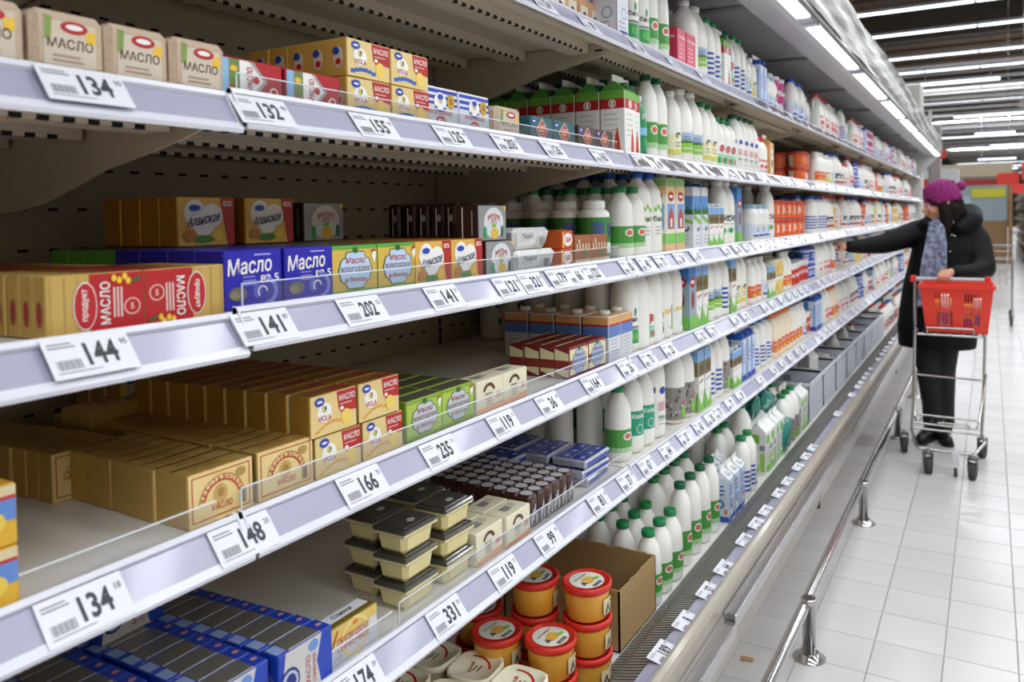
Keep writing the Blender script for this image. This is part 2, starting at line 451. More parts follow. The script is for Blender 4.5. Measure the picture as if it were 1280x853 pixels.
# clear front guards
def guard(level, y0, y1, h, label):
    z = SHELF[level]
    t = root('shelf_guard', label, 'shelf guard', 'clear plastic shelf guards', (-0.829, y0, z))
    g = Geo(); g.box(-0.0015, 0.0, 0, y1-y0, 0.0, h, CLEAR); part('clear_pane', g, t)
    g = Geo(); g.box(-0.002, 0.0005, 0, y1-y0, h-0.0012, h, CLEAR_EDGE); g.box(-0.0018, 0.0002, 0, 0.0012, 0, h, CLEAR_EDGE); part('polished_edge', g, t)
guard('C', 0.665, 1.80, 0.036, 'low clear guard along the third shelf in front of the butter cartons')
guard('D', 0.655, 1.80, 0.034, 'low clear guard along the fourth shelf in front of the gold butter')
guard('E', 0.50, 0.93, 0.034, 'low clear guard on the fifth shelf in front of the blue cartons')
guard('E', 0.945, 1.80, 0.040, 'low clear guard on the fifth shelf in front of the yellow tubs')
guard('B', 0.665, 1.80, 0.030, 'low clear guard along the second shelf in front of the butter cartons')
guard('D', -0.45, 0.62, 0.030, 'low clear guard at the near left end of the fourth shelf')

# price tags
TAGW = M('e4e4ea', 0.5)
INK = M('38383c', 0.6); INK2 = M('8c8c96', 0.6)
_tagmesh = {}
def tag_geo(num, small='', detail=2):
    key = (num, small, detail)
    if key in _tagmesh: return _tagmesh[key]
    g = Geo(); g.box(-0.0006, 0.0, -0.050, 0.050, -0.0235, 0.0235, TAGW)
    F = Face((0.0, 0, 0), (0, 1, 0), (0, 0, 1))
    if detail == 2:
        g.text(F, num, 0.012, 0.001, 0.027, INK, 1, width=0.0125*len(num))
        g.text(F, small or '90', 0.0415, 0.010, 0.0075, INK2, 1)
        g.barcode(F, -0.042, -0.014, -0.014, -0.003, INK2, 1, 14)
        g.lines(F, -0.045, -0.010, 0.017, 2, 0.004, INK2, 1, 0.0018)
        g.lines(F, -0.044, 0.02, -0.0165, 1, 0.004, INK2, 1, 0.0012)
    else:
        g.text(F, num, 0.012, 0.001, 0.027, INK, 1, width=0.0125*len(num))
        g.rect(F, -0.042, -0.014, -0.014, -0.003, INK2, 1)
    _tagmesh[key] = g.mesh('price_tag')
    return _tagmesh[key]
def price_tag(level, px, num, small='', where='', y=None, detail=2, rz=0.0):
    if level == 'F':
        z, x, tilt = 0.474, -0.640, math.radians(-78)
        yy = y if y is not None else along(px, 0.472, -0.640)
    else:
        z, x, tilt = SHELF[level]-0.0185, -0.8028, math.radians(-38)
        yy = y if y is not None else along(px, z, x)
    o = bpy.data.objects.new('price_tag', tag_geo(num, small, detail)); COL.objects.link(o)
    o.matrix_world = Matrix.Translation((x, yy, z+random.uniform(-.001, .001))) @ Matrix.Rotation(tilt, 4, 'Y') @ Matrix.Rotation(rz, 4, 'X')
    o.scale = (1, 0.86, 1.0)
    k = int((yy-BAY0)//BAYW)+1
    _TAGN.append(1)
    kk = max(k, 0); c = _TAGREC.get((level, kk), 0); _TAGREC[(level, kk)] = c+1
    bn = 'nearest' if k <= 0 else NTH[min(k, 18)]
    rail = 'front bumper' if level == 'F' else SNAME[level]+' rail'
    if where: lab = 'white price tag reading %s on the %s, %s' % (num, rail, where)
    else: lab = 'white price tag reading %s, %s tag of the %s bay on the %s' % (num, NTH[c], bn, rail)
    tag(o, lab, 'price tag', 'price tags on the shelf rails')
_TAGREC = {}
for px, n, s, w in ((108, '134', '90', 'below the kraft-wrapped butter'), (330, '132', '90', 'below the red cartons'), (470, '155', '90', 'below the yellow cartons'), (567, '125', '90', 'below the striped cartons'),
                 (635, '203', '90', 'below the single kraft brick'), (693, '126', '90', 'below the teal cartons'), (752, '165', '90', 'below the brown diamond cartons'), (803, '117', '', ''), (824, '89', '', ''), (845, '92', '', '')):
    price_tag('B', px, n, s, w)
for px, n, w in ((680, '124', ''), (738, '98', ''), (800, '86', ''), (843, '112', ''), (880, '95', '')): price_tag('A', px, n, '', w)
for px, n, s, w in ((115, '144', '95', 'below the red and gold cartons'), (333, '141', '87', 'below the blue cartons'), (455, '202', '52', 'below the green and yellow cartons'), (557, '141', '57', 'below the heart label cartons'), (637, '121', '90', 'below the silver carton'), (667, '321', '', ''),
                 (700, '179', '', ''), (721, '66', '', ''), (742, '122', '', ''), (787, '30', '', ''), (808, '40', '', ''), (828, '73', '', ''), (852, '54', '', ''), (872, '61', '', '')):
    price_tag('C', px, n, s, w)
for px, n, s, w in ((108, '134', '18', 'at the left edge'), (307, '148', '20', 'below the ornate gold cartons'), (455, '166', '70', 'below the red shield cartons'), (552, '235', '71', 'below the green cartons'), (631, '119', '71', 'below the cream double carton'), (688, '36', '58', 'below the empty gap'),
                 (742, '164', '', 'below the dark red cartons'), (786, '26', '', ''), (812, '73', '', ''), (838, '23', '', ''), (878, '12', '', ''), (892, '71', '', '')):
    price_tag('D', px, n, s, w)
for px, n, s, w in ((450, '174', '39', 'below the silver and gold carton'), (560, '331', '92', 'below the yellow tubs'), (633, '119', '71', 'below the cream cartons'), (687, '99', '39', 'below the brown curd bars'), (750, '81', '29', 'below the blue foil trays'), (785, '37', '', ''),
                 (810, '67', '', ''), (835, '64', '', ''), (857, '27', '', ''), (875, '63', '', ''), (899, '71', '', '')):
    price_tag('E', px, n, s, w)
for px, n in ((829, '189'), (858, '8'), (886, '37'), (907, '64'), (933, '110'), (948, '27'), (960, '53'), (976, '29'), (987, '53'), (1000, '27'), (1010, '74'), (1018, '41')): price_tag('F', px, n)
nums = ['43', '57', '61', '29', '84', '35', '72', '48', '93', '66', '38', '52', '77', '45', '59', '81']
for lv, ys in (('A', 3.05), ('B', 2.55), ('C', 2.65), ('D', 2.75), ('E', 2.45), ('F', 3.9)):
    y = ys; i = 0
    while y < Y1-0.1:
        kk = (y-BAY0) % BAYW
        if 0.08 < kk < BAYW-0.08: price_tag(lv, 0, nums[(i*7+ord(lv)) % 16], '', '', y=y, detail=1)
        y += random.choice((0.13, 0.16, 0.22)) if y < 6 else random.choice((0.2, 0.26)); i += 1

# ------------------------------------------------------------------ products: builders
def front(d): return Face((d/2+0.0002, 0, 0), (0, 1, 0), (0, 0, 1))
def near(w): return Face((0, -w/2-0.0002, 0), (1, 0, 0), (0, 0, 1))
def topf(h): return Face((0, 0, h+0.0002), (0, 1, 0), (-1, 0, 0))
GOLD = ('d9b66a', 0.34, 0.35); FOIL = ('d8c38c', 0.3, 0.4)
P = {}                                           # kind -> (object name, category, width, depth, height, builder)
def kind(key, name, cat, w, d, h):
    def deco(fn): P[key] = [name, cat, w, d, h, fn, None]; return fn
    return deco
R_ = M('b81f24', 0.4); W_ = M('f2f0ea', 0.4); G_ = M('2f9e57', 0.4); BL = M('2447b0', 0.4); YE = M('f0c23a', 0.4); OR = M('e2762c', 0.4)
LG = M('7cc243', 0.4); SK = M('8fb9dd', 0.4); GREY = M('8b8d92', 0.5); DG = M('1f6b3a', 0.4); INKB = M('1e2f7a', 0.5); BRN = M('4a2216', 0.4); TEAL = M('17897a', 0.35)
MILK = M('efede6', 0.32, coat=0.25); MILK2 = M('e6e3da', 0.35, coat=0.2)
CAPG = M('158048', 0.38); CAPDG = M('0e5c3a', 0.4); CAPB = M('1f55b5', 0.38); CAPW = M('e9e9e7', 0.4); CAPR = M('cf2f2a', 0.4); CAPO = M('e8822f', 0.4)

@kind('kraft', 'butter_brick', 'butter', .074, .105, .062)
def _(w, d, h):
    g = Geo(); K = M('c9b39a', 0.75, bump=(60, 60, 60), bstr=0.4)
    g.cbox(-d/2, d/2, -w/2, w/2, 0, h, K, 0.007)
    # folded paper flaps on the near end
    g.shape(near(w), [(-d/2+.01, .004), (d/2-.01, .004), (.0, h*.55)], M('bda78d', .75), 2)
    F = front(d); L = M('d5c7b4', .7)
    g.rect(F, -w/2+.011, .006, w/2-.011, h-.011, L, 1)
    g.oval(F, .004, h-.016, .014, .0065, R_, 2); g.oval(F, .004, h-.0155, .009, .003, W_, 3, 10)
    g.text(F, 'МАСЛО', .0, h*.46, .0105, M('5a3f33', .6), 2, .046)
    g.lines(F, -.018, .018, h*.27, 2, .005, M('a98f78', .6), 2, .0022)
    for a in (-.024, -.021): g.shape(F, [(a-.0015, h*.5), (a+.0015, h*.5), (a+.003, h*.86), (a-.001, h*.9)], M('86a04d', .6), 2)
    g.rect(F, .016, h*.52, .026, h*.72, YE, 2)
    T = topf(h); g.rect(T, -w/2+.014, -.01, w/2-.014, .045, L, 1); g.lines(T, -.022, .022, .035, 5, .009, GREY, 2, .003); g.oval(T, .014, -.001, .012, .006, R_, 2); g.rect(T, -.02, .036, 0.01, .044, YE, 2)
    return {'': g}
def logo_oval(g, F, a, b, s, rot=0.0, col=None, l=2):
    g.oval(F, a, b, s*1.0, s*.62, col or R_, l, 14, rot); g.ring(F, a, b, s*.9, s*.98, W_, l+1, 10) if False else None
    g.oval(F, a, b, s*.7, s*.2, W_, l+1, 8, rot)
@kind('redbox', 'butter_carton', 'butter', .098, .060, .050)
def _(w, d, h):
    g = Geo(); g.cbox(-d/2, d/2, -w/2, w/2, 0, h, M('b3202a', 0.38), 0.0015); F = front(d)
    g.rect(F, -w/2+.002, .002, -w/2+.014, h-.002, SK, 1); g.rect(F, -w/2+.014, .002, -w/2+.030, h-.002, M('6f8a45', .5), 1)
    g.oval(F, -w/2+.021, .036, .006, .004, YE, 2, 8); g.oval(F, -w/2+.020, .012, .006, .004, M('9c5a2a', .5), 2, 8)
    g.shape(F, [(-w/2+.030, .002), (.0, .002), (.022, h/2), (.0, h-.002), (-w/2+.030, h-.002)], W_, 1)
    g.text(F, 'МАСЛО', -.004, h/2, .009, R_, 3, .032, rot=PI/2); g.oval(F, .006, h/2, .005, .005, R_, 3)
    g.shape(F, [(-.004, .002), (.002, .002), (.024, h/2), (.002, h-.002), (-.004, h-.002), (.018, h/2)], M('a9a6a8', .4), 2)
    g.oval(F, .034, .012, .007, .007, W_, 2); g.oval(F, .034, .012, .005, .005, R_, 3)
    g.lines(topf(h), -.03, .03, .0, 2, .008, M('8e1720', .4), 1, .003)
    return {'': g}
def viola(g, w, d, h, gold, dark=False):
    g.cbox(-d/2, d/2, -w/2, w/2, 0, h, M(*gold), 0.0015); F = front(d); s = w/.098
    g.rect(F, -w/2+.001, .001, w/2-.001, h-.001, M('e3c987', .4), 1)
    g.shape(F, [(.006*s, h-.002), (w/2-.001, h-.002), (w/2-.001, h*.42), (.028*s, h*.46), (.018*s, h*.40), (.010*s, h*.52)], R_, 2)
    g.text(F, 'МАСЛО', .028*s, h*.80, h*.15, W_, 3, .034*s); g.lines(F, .012*s, .045*s, h*.66, 1, .003, M('e6b9a8', .4), 3, .0016); g.oval(F, .016*s, h*.54, .004, .003, W_, 3, 8)
    g.oval(F, -.020*s, h*.55, .015*s, h*.24, W_, 2); g.oval(F, -.020*s, h*.63, .004, .005, LG, 3, 8); g.oval(F, -.0215*s, h*.66, .003, .004, YE, 4, 8); g.oval(F, -.0185*s, h*.66, .002, .003, INKB, 4, 8)
    g.text(F, 'VIOLA', -.020*s, h*.42, h*.14, R_, 3, .026*s)
    g.oval(F, -.030*s, h*.83, .010*s, h*.11, BL, 3); g.oval(F, -.030*s, h*.83, .006*s, h*.03, W_, 4, 8)
    g.oval(F, .026*s, h*.30, .011*s, h*.21, M('efcf62', .4), 3, 12, .3)
    return F, s
@kind('viola', 'butter_carton', 'butter', .0945, .045, .057)
def _(w, d, h):
    g = Geo(); F, s = viola(g, w, d, h, ('d2ae55', .4, .1))
    for i in range(6):
        a = -.040+i*.009; g.rect(F, a, h*.10+.004*math.sin(i*.6), a+.0095, h*.10+.006+.004*math.sin(i*.6), M('2f62b5', .4), 2)
    N = near(w); g.oval(N, .006, h*.5, .010, h*.28, M('d9d2c0', .4), 1); g.oval(N, .002, h*.66, .007, .006, BL, 2); g.oval(N, .006, h*.38, .006, .005, R_, 2, 8)
    return {'': g}
@kind('violag', 'butter_carton', 'butter', .092, .040, .060)
def _(w, d, h):
    g = Geo(); F, s = viola(g, w, d, h, ('b98e3c', .38, .45))
    for i in range(7):
        a = -.038+i*.009; b = h*.08+.010*math.sin(i*.45); g.shape(F, [(a, b), (a+.010, b+.002), (a+.010, b+.0055), (a, b+.003)], M('df9b33', .4), 2)
    g.rect(topf(h), -w/2+.004, -d/2+.003, w/2-.004, d/2-.012, M('8e5a2c', .4, .2), 1); g.rect(topf(h), .005, -d/2+.003, w/2-.006, .003, M('9a2a22', .4), 2)
    return {'': g}
@kind('ornate', 'butter_carton', 'butter', .094, .038, .066)
def _(w, d, h):
    g = Geo(); g.cbox(-d/2, d/2, -w/2, w/2, 0, h, M('c4a35a', .4, .4), .0015); F = front(d); BG = M('e6cd8c', .42)
    g.rect(F, -w/2+.001, .001, w/2-.001, h-.001, BG, 1)
    e = .0014
    for (a0, b0, a1, b1) in ((-w/2+.005, h-.006, w/2-.005, h-.006+e), (-w/2+.005, .006, w/2-.005, .006+e), (-w/2+.005, .006, -w/2+.005+e, h-.006), (w/2-.005-e, .006, w/2-.005, h-.006)): g.rect(F, a0, b0, a1, b1, R_, 2)
    g.ring(F, 0, h*.36, .024, .026, R_, 2, 12, .2, PI-.2)
    g.ring(F, 0, h*.36, .0315, .033, M('b98b4a', .4), 2, 12, .1, PI-.1)
    for i, ch in enumerate('КРЕСТЬЯНСКОЕ'):
        t = PI-.25-i*(PI-.5)/11; g.text(F, ch, .0285*math.cos(t), h*.36+.0285*math.sin(t), .0052, R_, 3, rot=t-PI/2)
    g.oval(F, -.002, h*.50, .010, .012, M('c9a55c', .5), 3); g.oval(F, -.002, h*.52, .005, .006, M('a8823e', .5), 4, 8)
    g.text(F, 'МАСЛО', 0, h*.27, .008, R_, 3, .03); g.rect(F, .026, .010, .036, .028, M('b08f4c', .5), 3); g.rect(F, .028, .012, .034, .026, M('6e5a30', .5), 4)
    g.oval(F, .028, h*.78, .008, .006, M('b08f4c', .5), 3)
    T = topf(h); g.rect(T, -w/2+.003, -d/2+.002, w/2-.003, -d/2+.0032, R_, 1); g.lines(T, -.03, .025, .010, 3, .006, M('a8853f', .4, .3), 1, .002)
    return {'': g}
@kind('striped', 'butter_carton', 'butter', .096, .055, .070)
def _(w, d, h):
    g = Geo(); g.cbox(-d/2, d/2, -w/2, w/2, 0, h, M('e8e9ee', .38), .0015); F = front(d); T = topf(h)
    for i in range(3): g.rect(F, -w/2+.001, h-.010-i*.011, w/2-.001, h-.004-i*.011, BL, 1); g.rect(T, -w/2+.001, -d/2+.004+i*.018, w/2-.001, -d/2+.012+i*.018, BL, 1)
    g.rect(F, -w/2+.001, .001, w/2-.001, h*.56, M('cfd3d6', .4), 2); g.rect(F, -w/2+.001, .001, w/2-.001, .010, M('7d9a62', .5), 3)
    g.oval(F, -.002, h*.62, .017, .018, W_, 4); g.ring(F, -.002, h*.62, .013, .017, BL, 5, 12, 3.6, 5.8); g.oval(F, -.002, h*.70, .006, .008, M('c9b79a', .5), 5, 8); g.oval(F, -.002, h*.76, .008, .005, BL, 6, 8)
    g.oval(F, .028, h*.68, .011, .013, M('c59a33', .4), 4); g.text(F, '5', .028, h*.68, .010, M('6b4a12', .5), 5)
    g.text(F, 'МАСЛО СЛИВОЧНОЕ', 0, h*.37, .007, R_, 4, .062); g.oval(F, .0, h*.16, .014, .009, R_, 4); g.text(F, '82,5', 0, h*.16, .009, W_, 5, .018)
    return {'': g}
def diamond(key, base):
    @kind(key, 'butter_carton', 'butter', .098, .058, .054)
    def _(w, d, h):
        g = Geo(); g.cbox(-d/2, d/2, -w/2, w/2, 0, h, M(base, .4, bump=(90, 90, 90), bstr=.3), .0015); F = front(d)
        g.shape(F, [(-.026, h/2), (0, .003), (.026, h/2), (0, h-.002)], W_, 1); g.shape(F, [(-.024, h/2), (0, .005), (.024, h/2), (0, h-.004)], M('bf3a2c', .4), 2)
        g.text(F, 'МАСЛО', 0, h*.64, .006, W_, 3, .022); g.lines(F, -.016, .016, h*.50, 1, 0, YE, 3, .004); g.lines(F, -.012, .012, h*.36, 2, .005, M('e8b7a8', .4), 3, .0016)
        g.oval(F, -.036, h*.80, .008, .007, BL, 2); g.oval(F, -.036, h*.80, .005, .002, W_, 3, 8)
        return {'': g}
diamond('teald', '2b5f66'); diamond('brownd', '4a3430')
@kind('redgold', 'butter_carton', 'butter', .104, .024, .066)
def _(w, d, h):
    return redgold(w, d, h, 1)
@kind('redgold2', 'butter_carton', 'butter', .104, .024, .066)
def _(w, d, h):
    return redgold(w, d, h, -1)
def redgold(w, d, h, s):
    g = Geo(); g.cbox(-d/2, d/2, -w/2, w/2, 0, h, M('c9a75c', .42, .25), .0015); F = front(d)
    q = lambda a: a*s
    g.rect(F, min(q(-.008), q(w/2)), .001, max(q(-.008), q(w/2)), h-.001, M('b21b20', .4), 1)
    for i in range(3): g.rect(F, min(q(-w/2+.004+i*.014), q(-w/2+.005+i*.014)), .002, max(q(-w/2+.004+i*.014), q(-w/2+.005+i*.014)), h-.002, M('b8964d', .4), 1)
    g.oval(F, q(-.013), h*.48 if s > 0 else h*.52, .0125, .026, W_, 2); g.oval(F, q(-.013), h*.48 if s > 0 else h*.52, .0115, .0245, R_, 3)
    g.text(F, 'продукт', q(-.013), h*.5, .007, W_, 4, .034, rot=PI/2*s)
    g.text(F, 'МАСЛО', q(.008), h*.5, .011, W_, 3, .046, rot=PI/2*s)
    for i in range(3): g.rect(F, min(q(.017+i*.004), q(.019+i*.004)), h*.25, max(q(.017+i*.004), q(.019+i*.004)), h*.75, M('e9c9c0', .4), 3)
    g.ring(F, q(.038), h*.5-.006*s, .008, .0095, M('e9b9b0', .4), 3); g.text(F, '5', q(.038), h*.5-.006*s, .007, M('e9b9b0', .4), 3)
    for a, b in ((.018, .9), (.024, .86), (.03, .92), (.034, .84)): g.oval(F, q(a), h*b if s > 0 else h*(1-b), .003, .004, YE, 4, 8)
    g.shape(F, [(q(.034), h*(.8 if s > 0 else .2)), (q(.046), h*(.92 if s > 0 else .08)), (q(.048), h*(.84 if s > 0 else .16))][::s], DG, 4)
    N = near(w); g.oval(N, 0, h*.4, .005, .014, M('a3323a', .4), 1)
    T = topf(h); g.rect(T, min(q(-.008), q(w/2)), -d/2+.002, max(q(-.008), q(w/2)), d/2-.002, M('a82028', .4), 1); g.lines(T, -.03, .04, .004, 1, .006, M('c79a4a', .4), 2, .006)
    return {'': g}
@kind('bluemaslo', 'butter_carton', 'butter', .090, .055, .076)
def _(w, d, h):
    g = Geo(); g.cbox(-d/2, d/2, -w/2, w/2, 0, h, M('2721a6', .35), .0015); F = front(d)
    g.text(F, 'Масло', -.006, h*.74, .021, W_, 2, .068, slant=.12, rot=.05); g.text(F, '82,5', .024, h*.49, .012, W_, 2, .030, rot=.05)
    g.lines(F, -.018, .006, h*.56, 3, .005, M('8d8be0', .4), 2, .0018); g.lines(F, .0, .034, h*.93, 1, .005, M('b7b6ee', .4), 2, .0018)
    g.oval(F, -.026, h*.27, .014, .009, M('6f6a5a', .5), 2); g.oval(F, -.030, h*.25, .008, .006, M('8c8468', .5), 3, 8)
    LB = M('7f86d8', .4)
    g.ring(F, .018, h*.28, .013, .019, LB, 2, 12, -1.6, 1.8); g.ring(F, .012, h*.28, .006, .008, W_, 3, 8, 0, 4); g.oval(F, .004, h*.30, .007, .010, M('5a60c8', .4), 2, 10); g.lines(F, -.036, .036, .006, 1, .003, M('8d8be0', .4), 2, .0015)
    return {'': g}
def vologda(key, w0, h0, edge, body, panel, txt):
    @kind(key, 'butter_carton', 'butter', w0, .040, h0)
    def _(w, d, h):
        g = Geo(); g.cbox(-d/2, d/2, -w/2, w/2, 0, h, M(edge, .4), .0015); F = front(d)
        g.rect(F, -w/2+.001, .008, w/2-.001, h-.006, M(body, .4), 1)
        oc = [(-.036, h*.5), (-.030, h*.72), (-.022, h*.76), (-.018, h*.88), (.018, h*.88), (.022, h*.76), (.030, h*.72), (.036, h*.5), (.030, h*.28), (.022, h*.24), (.016, h*.12), (-.016, h*.12), (-.022, h*.24), (-.030, h*.28)]
        oc = [(a*w/.094, b) for a, b in oc]
        g.shape(F, oc[::-1], M('556b2f', .5), 2); g.shape(F, [(a*.93, h*.5+(b-h*.5)*.94) for a, b in oc][::-1], M(panel, .4), 3)
        g.text(F, 'Масло', 0, h*.70, h*.13, M(txt, .5), 4, w*.42); g.text(F, 'ВОЛОГОДСКОЕ', 0, h*.51, h*.12, M('7a3b33', .5), 4, w*.64); g.text(F, 'из Вологды', 0, h*.31, h*.11, M(txt, .5), 4, w*.48)
        g.oval(F, 0, h*.90, .006, .005, DG, 4, 8); g.shape(F, [(w*.36, h*.78), (w*.44, h*.9), (w*.47, h*.8), (w*.42, h*.62)], W_, 4); g.rect(F, w*.36, h*.86, w*.46, h*.9, R_, 5)
        T = topf(h); g.rect(T, -w/2+.003, -d/2+.003, w/2-.003, d/2-.006, M('5f5b50' if key != 'volred' else '7d1f20', .4, .3), 1); g.rect(T, -w/2+.003, d/2-.006, w/2-.003, d/2-.001, M(body, .4), 1)
        if key == 'volred':
            N = near(w); g.rect(N, -d/2+.002, .002, d/2-.002, h-.004, M('e6dcae', .4), 1); g.rect(N, -d/2+.002, h*.30, d/2-.002, h*.58, M('8b2a22', .4), 2); g.shape(N, [(-d/2+.002, h-.004), (d/2-.002, h-.004), (d/2-.002, h*.8)], M('7d1f20', .4), 2); g.shape(N, [(-d/2+.002, .002), (d/2-.002, .002), (-d/2+.002, h*.2)], M('7d1f20', .4), 2)
            for s in (1,): g.shape(F, [(-w/2+.001, h*.30), (-w/2+.012, h*.30), (-w/2+.012, h*.58), (-w/2+.001, h*.58)], M('8b2a22', .4), 2)
        return {'': g}
vologda('volyel', .094, .075, '5faa3c', 'd9b44e', 'bcd2ea', 'b0312c'); vologda('volgreen', .094, .068, '8aa832', 'a9c54a', 'c4c9cc', '9a2f2a'); vologda('volred', .092, .072, '7d1f20', 'e6dcae', '9db8dd', 'b0312c')
@kind('heart', 'butter_carton', 'butter', .098, .045, .075)
def _(w, d, h):
    g = Geo(); g.cbox(-d/2, d/2, -w/2, w/2, 0, h, M('c98a2c', .36, .3), .0015); F = front(d)
    g.rect(F, -w/2+.001, .001, w/2-.001, h-.001, M('e0b04c', .38), 1); g.shape(F, [(w/2-.026, h-.001), (w/2-.001, h-.001), (w/2-.001, .001), (w/2-.014, .001), (w/2-.020, h*.5)][::-1], M('b5201f', .4), 2)
    g.oval(F, -.020, h*.66, .019, .022, W_, 3); g.oval(F, .008, h*.62, .019, .019, W_, 4); g.shape(F, [(-.038, h*.60), (.026, h*.58), (.004, h*.24), (-.016, h*.22)][::-1], W_, 5)
    g.text(F, 'Аланское', -.006, h*.55, .015, M('2c3566', .5), 7, .056, slant=.4, rot=.18); g.oval(F, -.022, h*.78, .010, .005, BL, 7)
    g.oval(F, -.032, h*.22, .010, .009, M('c07a3a', .5), 7); g.oval(F, .016, h*.22, .010, .009, M('efc24c', .5), 7); g.oval(F, -.008, h*.14, .018, .006, M('4d8a3c', .5), 6); g.text(F, '82%', .036, h*.87, .008, W_, 3, .016)
    return {'': g}
@kind('silver', 'butter_carton', 'butter', .096, .050, .068)
def _(w, d, h):
    g = Geo(); g.cbox(-d/2, d/2, -w/2, w/2, 0, h, M('3a241d', .35), .0015); F = front(d)
    g.rect(F, -w/2+.001, .001, w/2-.001, h-.001, M('9a9a9c', .38, .2), 1); g.oval(F, .004, h*.5, .034, h*.44, M('d8d9da', .45), 2, 16)
    g.ring(F, .004, h*.45, .020, .0215, R_, 3, 10, .3, 2.8); g.text(F, 'ВОЛОГОДСКОЕ', .004, h*.66, .008, M('b0413f', .5), 3, .042); g.text(F, 'ЛЕТО', .004, h*.54, .008, M('b0413f', .5), 3, .02)
    g.oval(F, .004, h*.42, .008, .004, LG, 3, 8); g.oval(F, .006, h*.20, .014, .011, M('e0b63e', .5), 3, 8); g.oval(F, -.026, h*.22, .006, .013, G_, 3, 8); g.oval(F, .032, h*.25, .005, .012, DG, 3, 8); g.oval(F, .042, h*.92, .004, .004, YE, 3, 8)
    N = near(w); g.rect(N, -.012, .004, -.009, h-.004, W_, 1); g.rect(N, .010, .01, .013, h-.01, M('a09a94', .5), 1)
    return {'': g}
@kind('darkwrap', 'curd_bar_pack', 'snack', .050, .034, .074)
def _(w, d, h):
    g = Geo(); g.cbox(-d/2, d/2, -w/2, w/2, .0, h, M('3a211b', .3, bump=(70, 70, 30), bstr=.5), .005)
    for F in (front(d), near(w)):
        g.rect(F, -.002, .008, .001, h-.008, W_, 1); g.oval(F, .006, h*.6, .005, .008, M('c9beb4', .4), 1, 8)
    g.shape(topf(h-.002), [(-w/2, -d/2), (w/2, -d/2), (w/2, -d/2+.002), (-w/2, -d/2+.002)], M('4f2e25', .3), 1)
    return {'': g}
@kind('whitefoil', 'cream_cheese_pack', 'cheese', .155, .085, .045)
def _(w, d, h):
    g = Geo(); g.cbox(-d/2, d/2, -w/2, w/2, 0, h, M('dcdcd8', .35, bump=(50, 50, 50), bstr=.7, coat=.4), .009, taper=.12)
    F = front(d); g.text(F, 'Творог', -.03, h*.6, .012, M('3c3c44', .5), 12, .05); g.barcode(F, .02, .045, .008, .025, DARKINK, 12)
    g.box(-.02, .02, w/2-.004, w/2+.012, h*.35, h*.40, M('efece0', .35))
    return {'': g}
@kind('orangebox', 'cheese_box', 'cheese', .055, .075, .040)
def _(w, d, h):
    g = Geo(); g.cbox(-d/2, d/2, -w/2, w/2, 0, h, M('c4561f', .4), .0015); F = front(d)
    g.oval(F, 0, h*.5, .022, .015, W_, 1); g.text(F, 'СЫР', 0, h*.5, .012, R_, 2, .03); g.rect(F, -w/2+.002, .002, -w/2+.008, h-.002, YE, 1)
    return {'': g}
@kind('brownbox', 'cocoa_drink_box', 'drink', .085, .055, .068)
def _(w, d, h):
    g = Geo(); g.cbox(-d/2, d/2, -w/2, w/2, 0, h, M('9a5c33', .42), .0015)
    for F, s in ((front(d), 1), (near(w), .7)):
        g.rect(F, -w/2*s+.002, .002, w/2*s-.002, .012, M('dcc79a', .4), 1)
        for i in range(5): g.rect(F, (-.034+i*.015)*s, h*.5, (-.028+i*.015)*s, h*.72, M('e2cfae', .5), 1)
        g.oval(F, 0.012*s, h*.36, .009*s, .009, M('5a7a34', .5), 2, 8); g.oval(F, -.02*s, h*.80, .004, .005, M('e2cfae', .5), 1, 8)
    return {'': g}
@kind('cream', 'butter_carton', 'butter', .090, .052, .062)
def _(w, d, h):
    g = Geo(); g.cbox(-d/2, d/2, -w/2, w/2, 0, h, M('e9e2c4', .45), .0018); F = front(d)
    g.shape(F, [(-w/2+.001, .001), (w/2-.001, .001), (w/2-.001, h*.22), (-w/2+.001, h*.14)], M('eab083', .45), 1)
    g.ring(F, -.004, h*.55, .015, .021, M('5a2f2a', .5), 2, 12, .35, PI-.35); g.lines(F, -.018, .012, h*.58, 2, .005, M('5c5a50', .5), 2, .002); g.lines(F, -.014, .008, h*.42, 3, .005, M('9c9682', .5), 2, .0018)
    g.rect(F, .020, h*.44, .036, h*.52, M('d6706b', .5), 2); g.rect(F, .018, h*.36, .034, h*.42, M('e29a93', .5), 2)
    T = topf(h); g.barcode(T, -.02, .008, -.008, .012, GREY, 1, 8); g.lines(T, .012, .03, .012, 3, .006, GREY, 1, .002)
    return {'': g}
@kind('premium', 'butter_carton', 'butter', .104, .036, .056)
def _(w, d, h):
    g = Geo(); g.cbox(-d/2, d/2, -w/2, w/2, 0, h, M('8a7426', .35, .4), .0015); F = front(d)
    g.rect(F, -w/2+.001, .001, w/2-.001, h-.001, M('d4d4d8', .4), 1); g.shape(F, [(-w/2+.001, h*.5), (-w/2+.001, h-.001), (w/2-.001, h-.001), (w/2-.001, h*.72)][::-1], M('d9bd62', .4), 2)
    g.ring(F, .004, h*.5, .024, .029, M('e7cf86', .4), 3, 16); g.oval(F, .004, h*.86, .005, .004, OR, 4, 8)
    g.text(F, 'ПРЕЗИДЕНТ', .0, h*.57, .011, M('cf5a38', .5), 4, .066); g.text(F, 'СЛИВОЧНОЕ', .0, h*.38, .010, M('cf5a38', .5), 4, .066); g.lines(F, -.04, -.02, h*.2, 2, .004, GREY, 3, .001)
    g.shape(F, [(-w/2+.002, h*.35), (-w/2+.005, h*.35), (-w/2+.022, h*.9), (-w/2+.019, h*.9)], R_, 4)
    T = topf(h); g.rect(T, -w/2+.002, -.006, w/2-.006, d/2-.002, M('dcdce2', .4), 1); g.text(T, 'Сливки', .0, .006, .010, DARKINK, 2, .04, slant=.3)
    return {'': g}
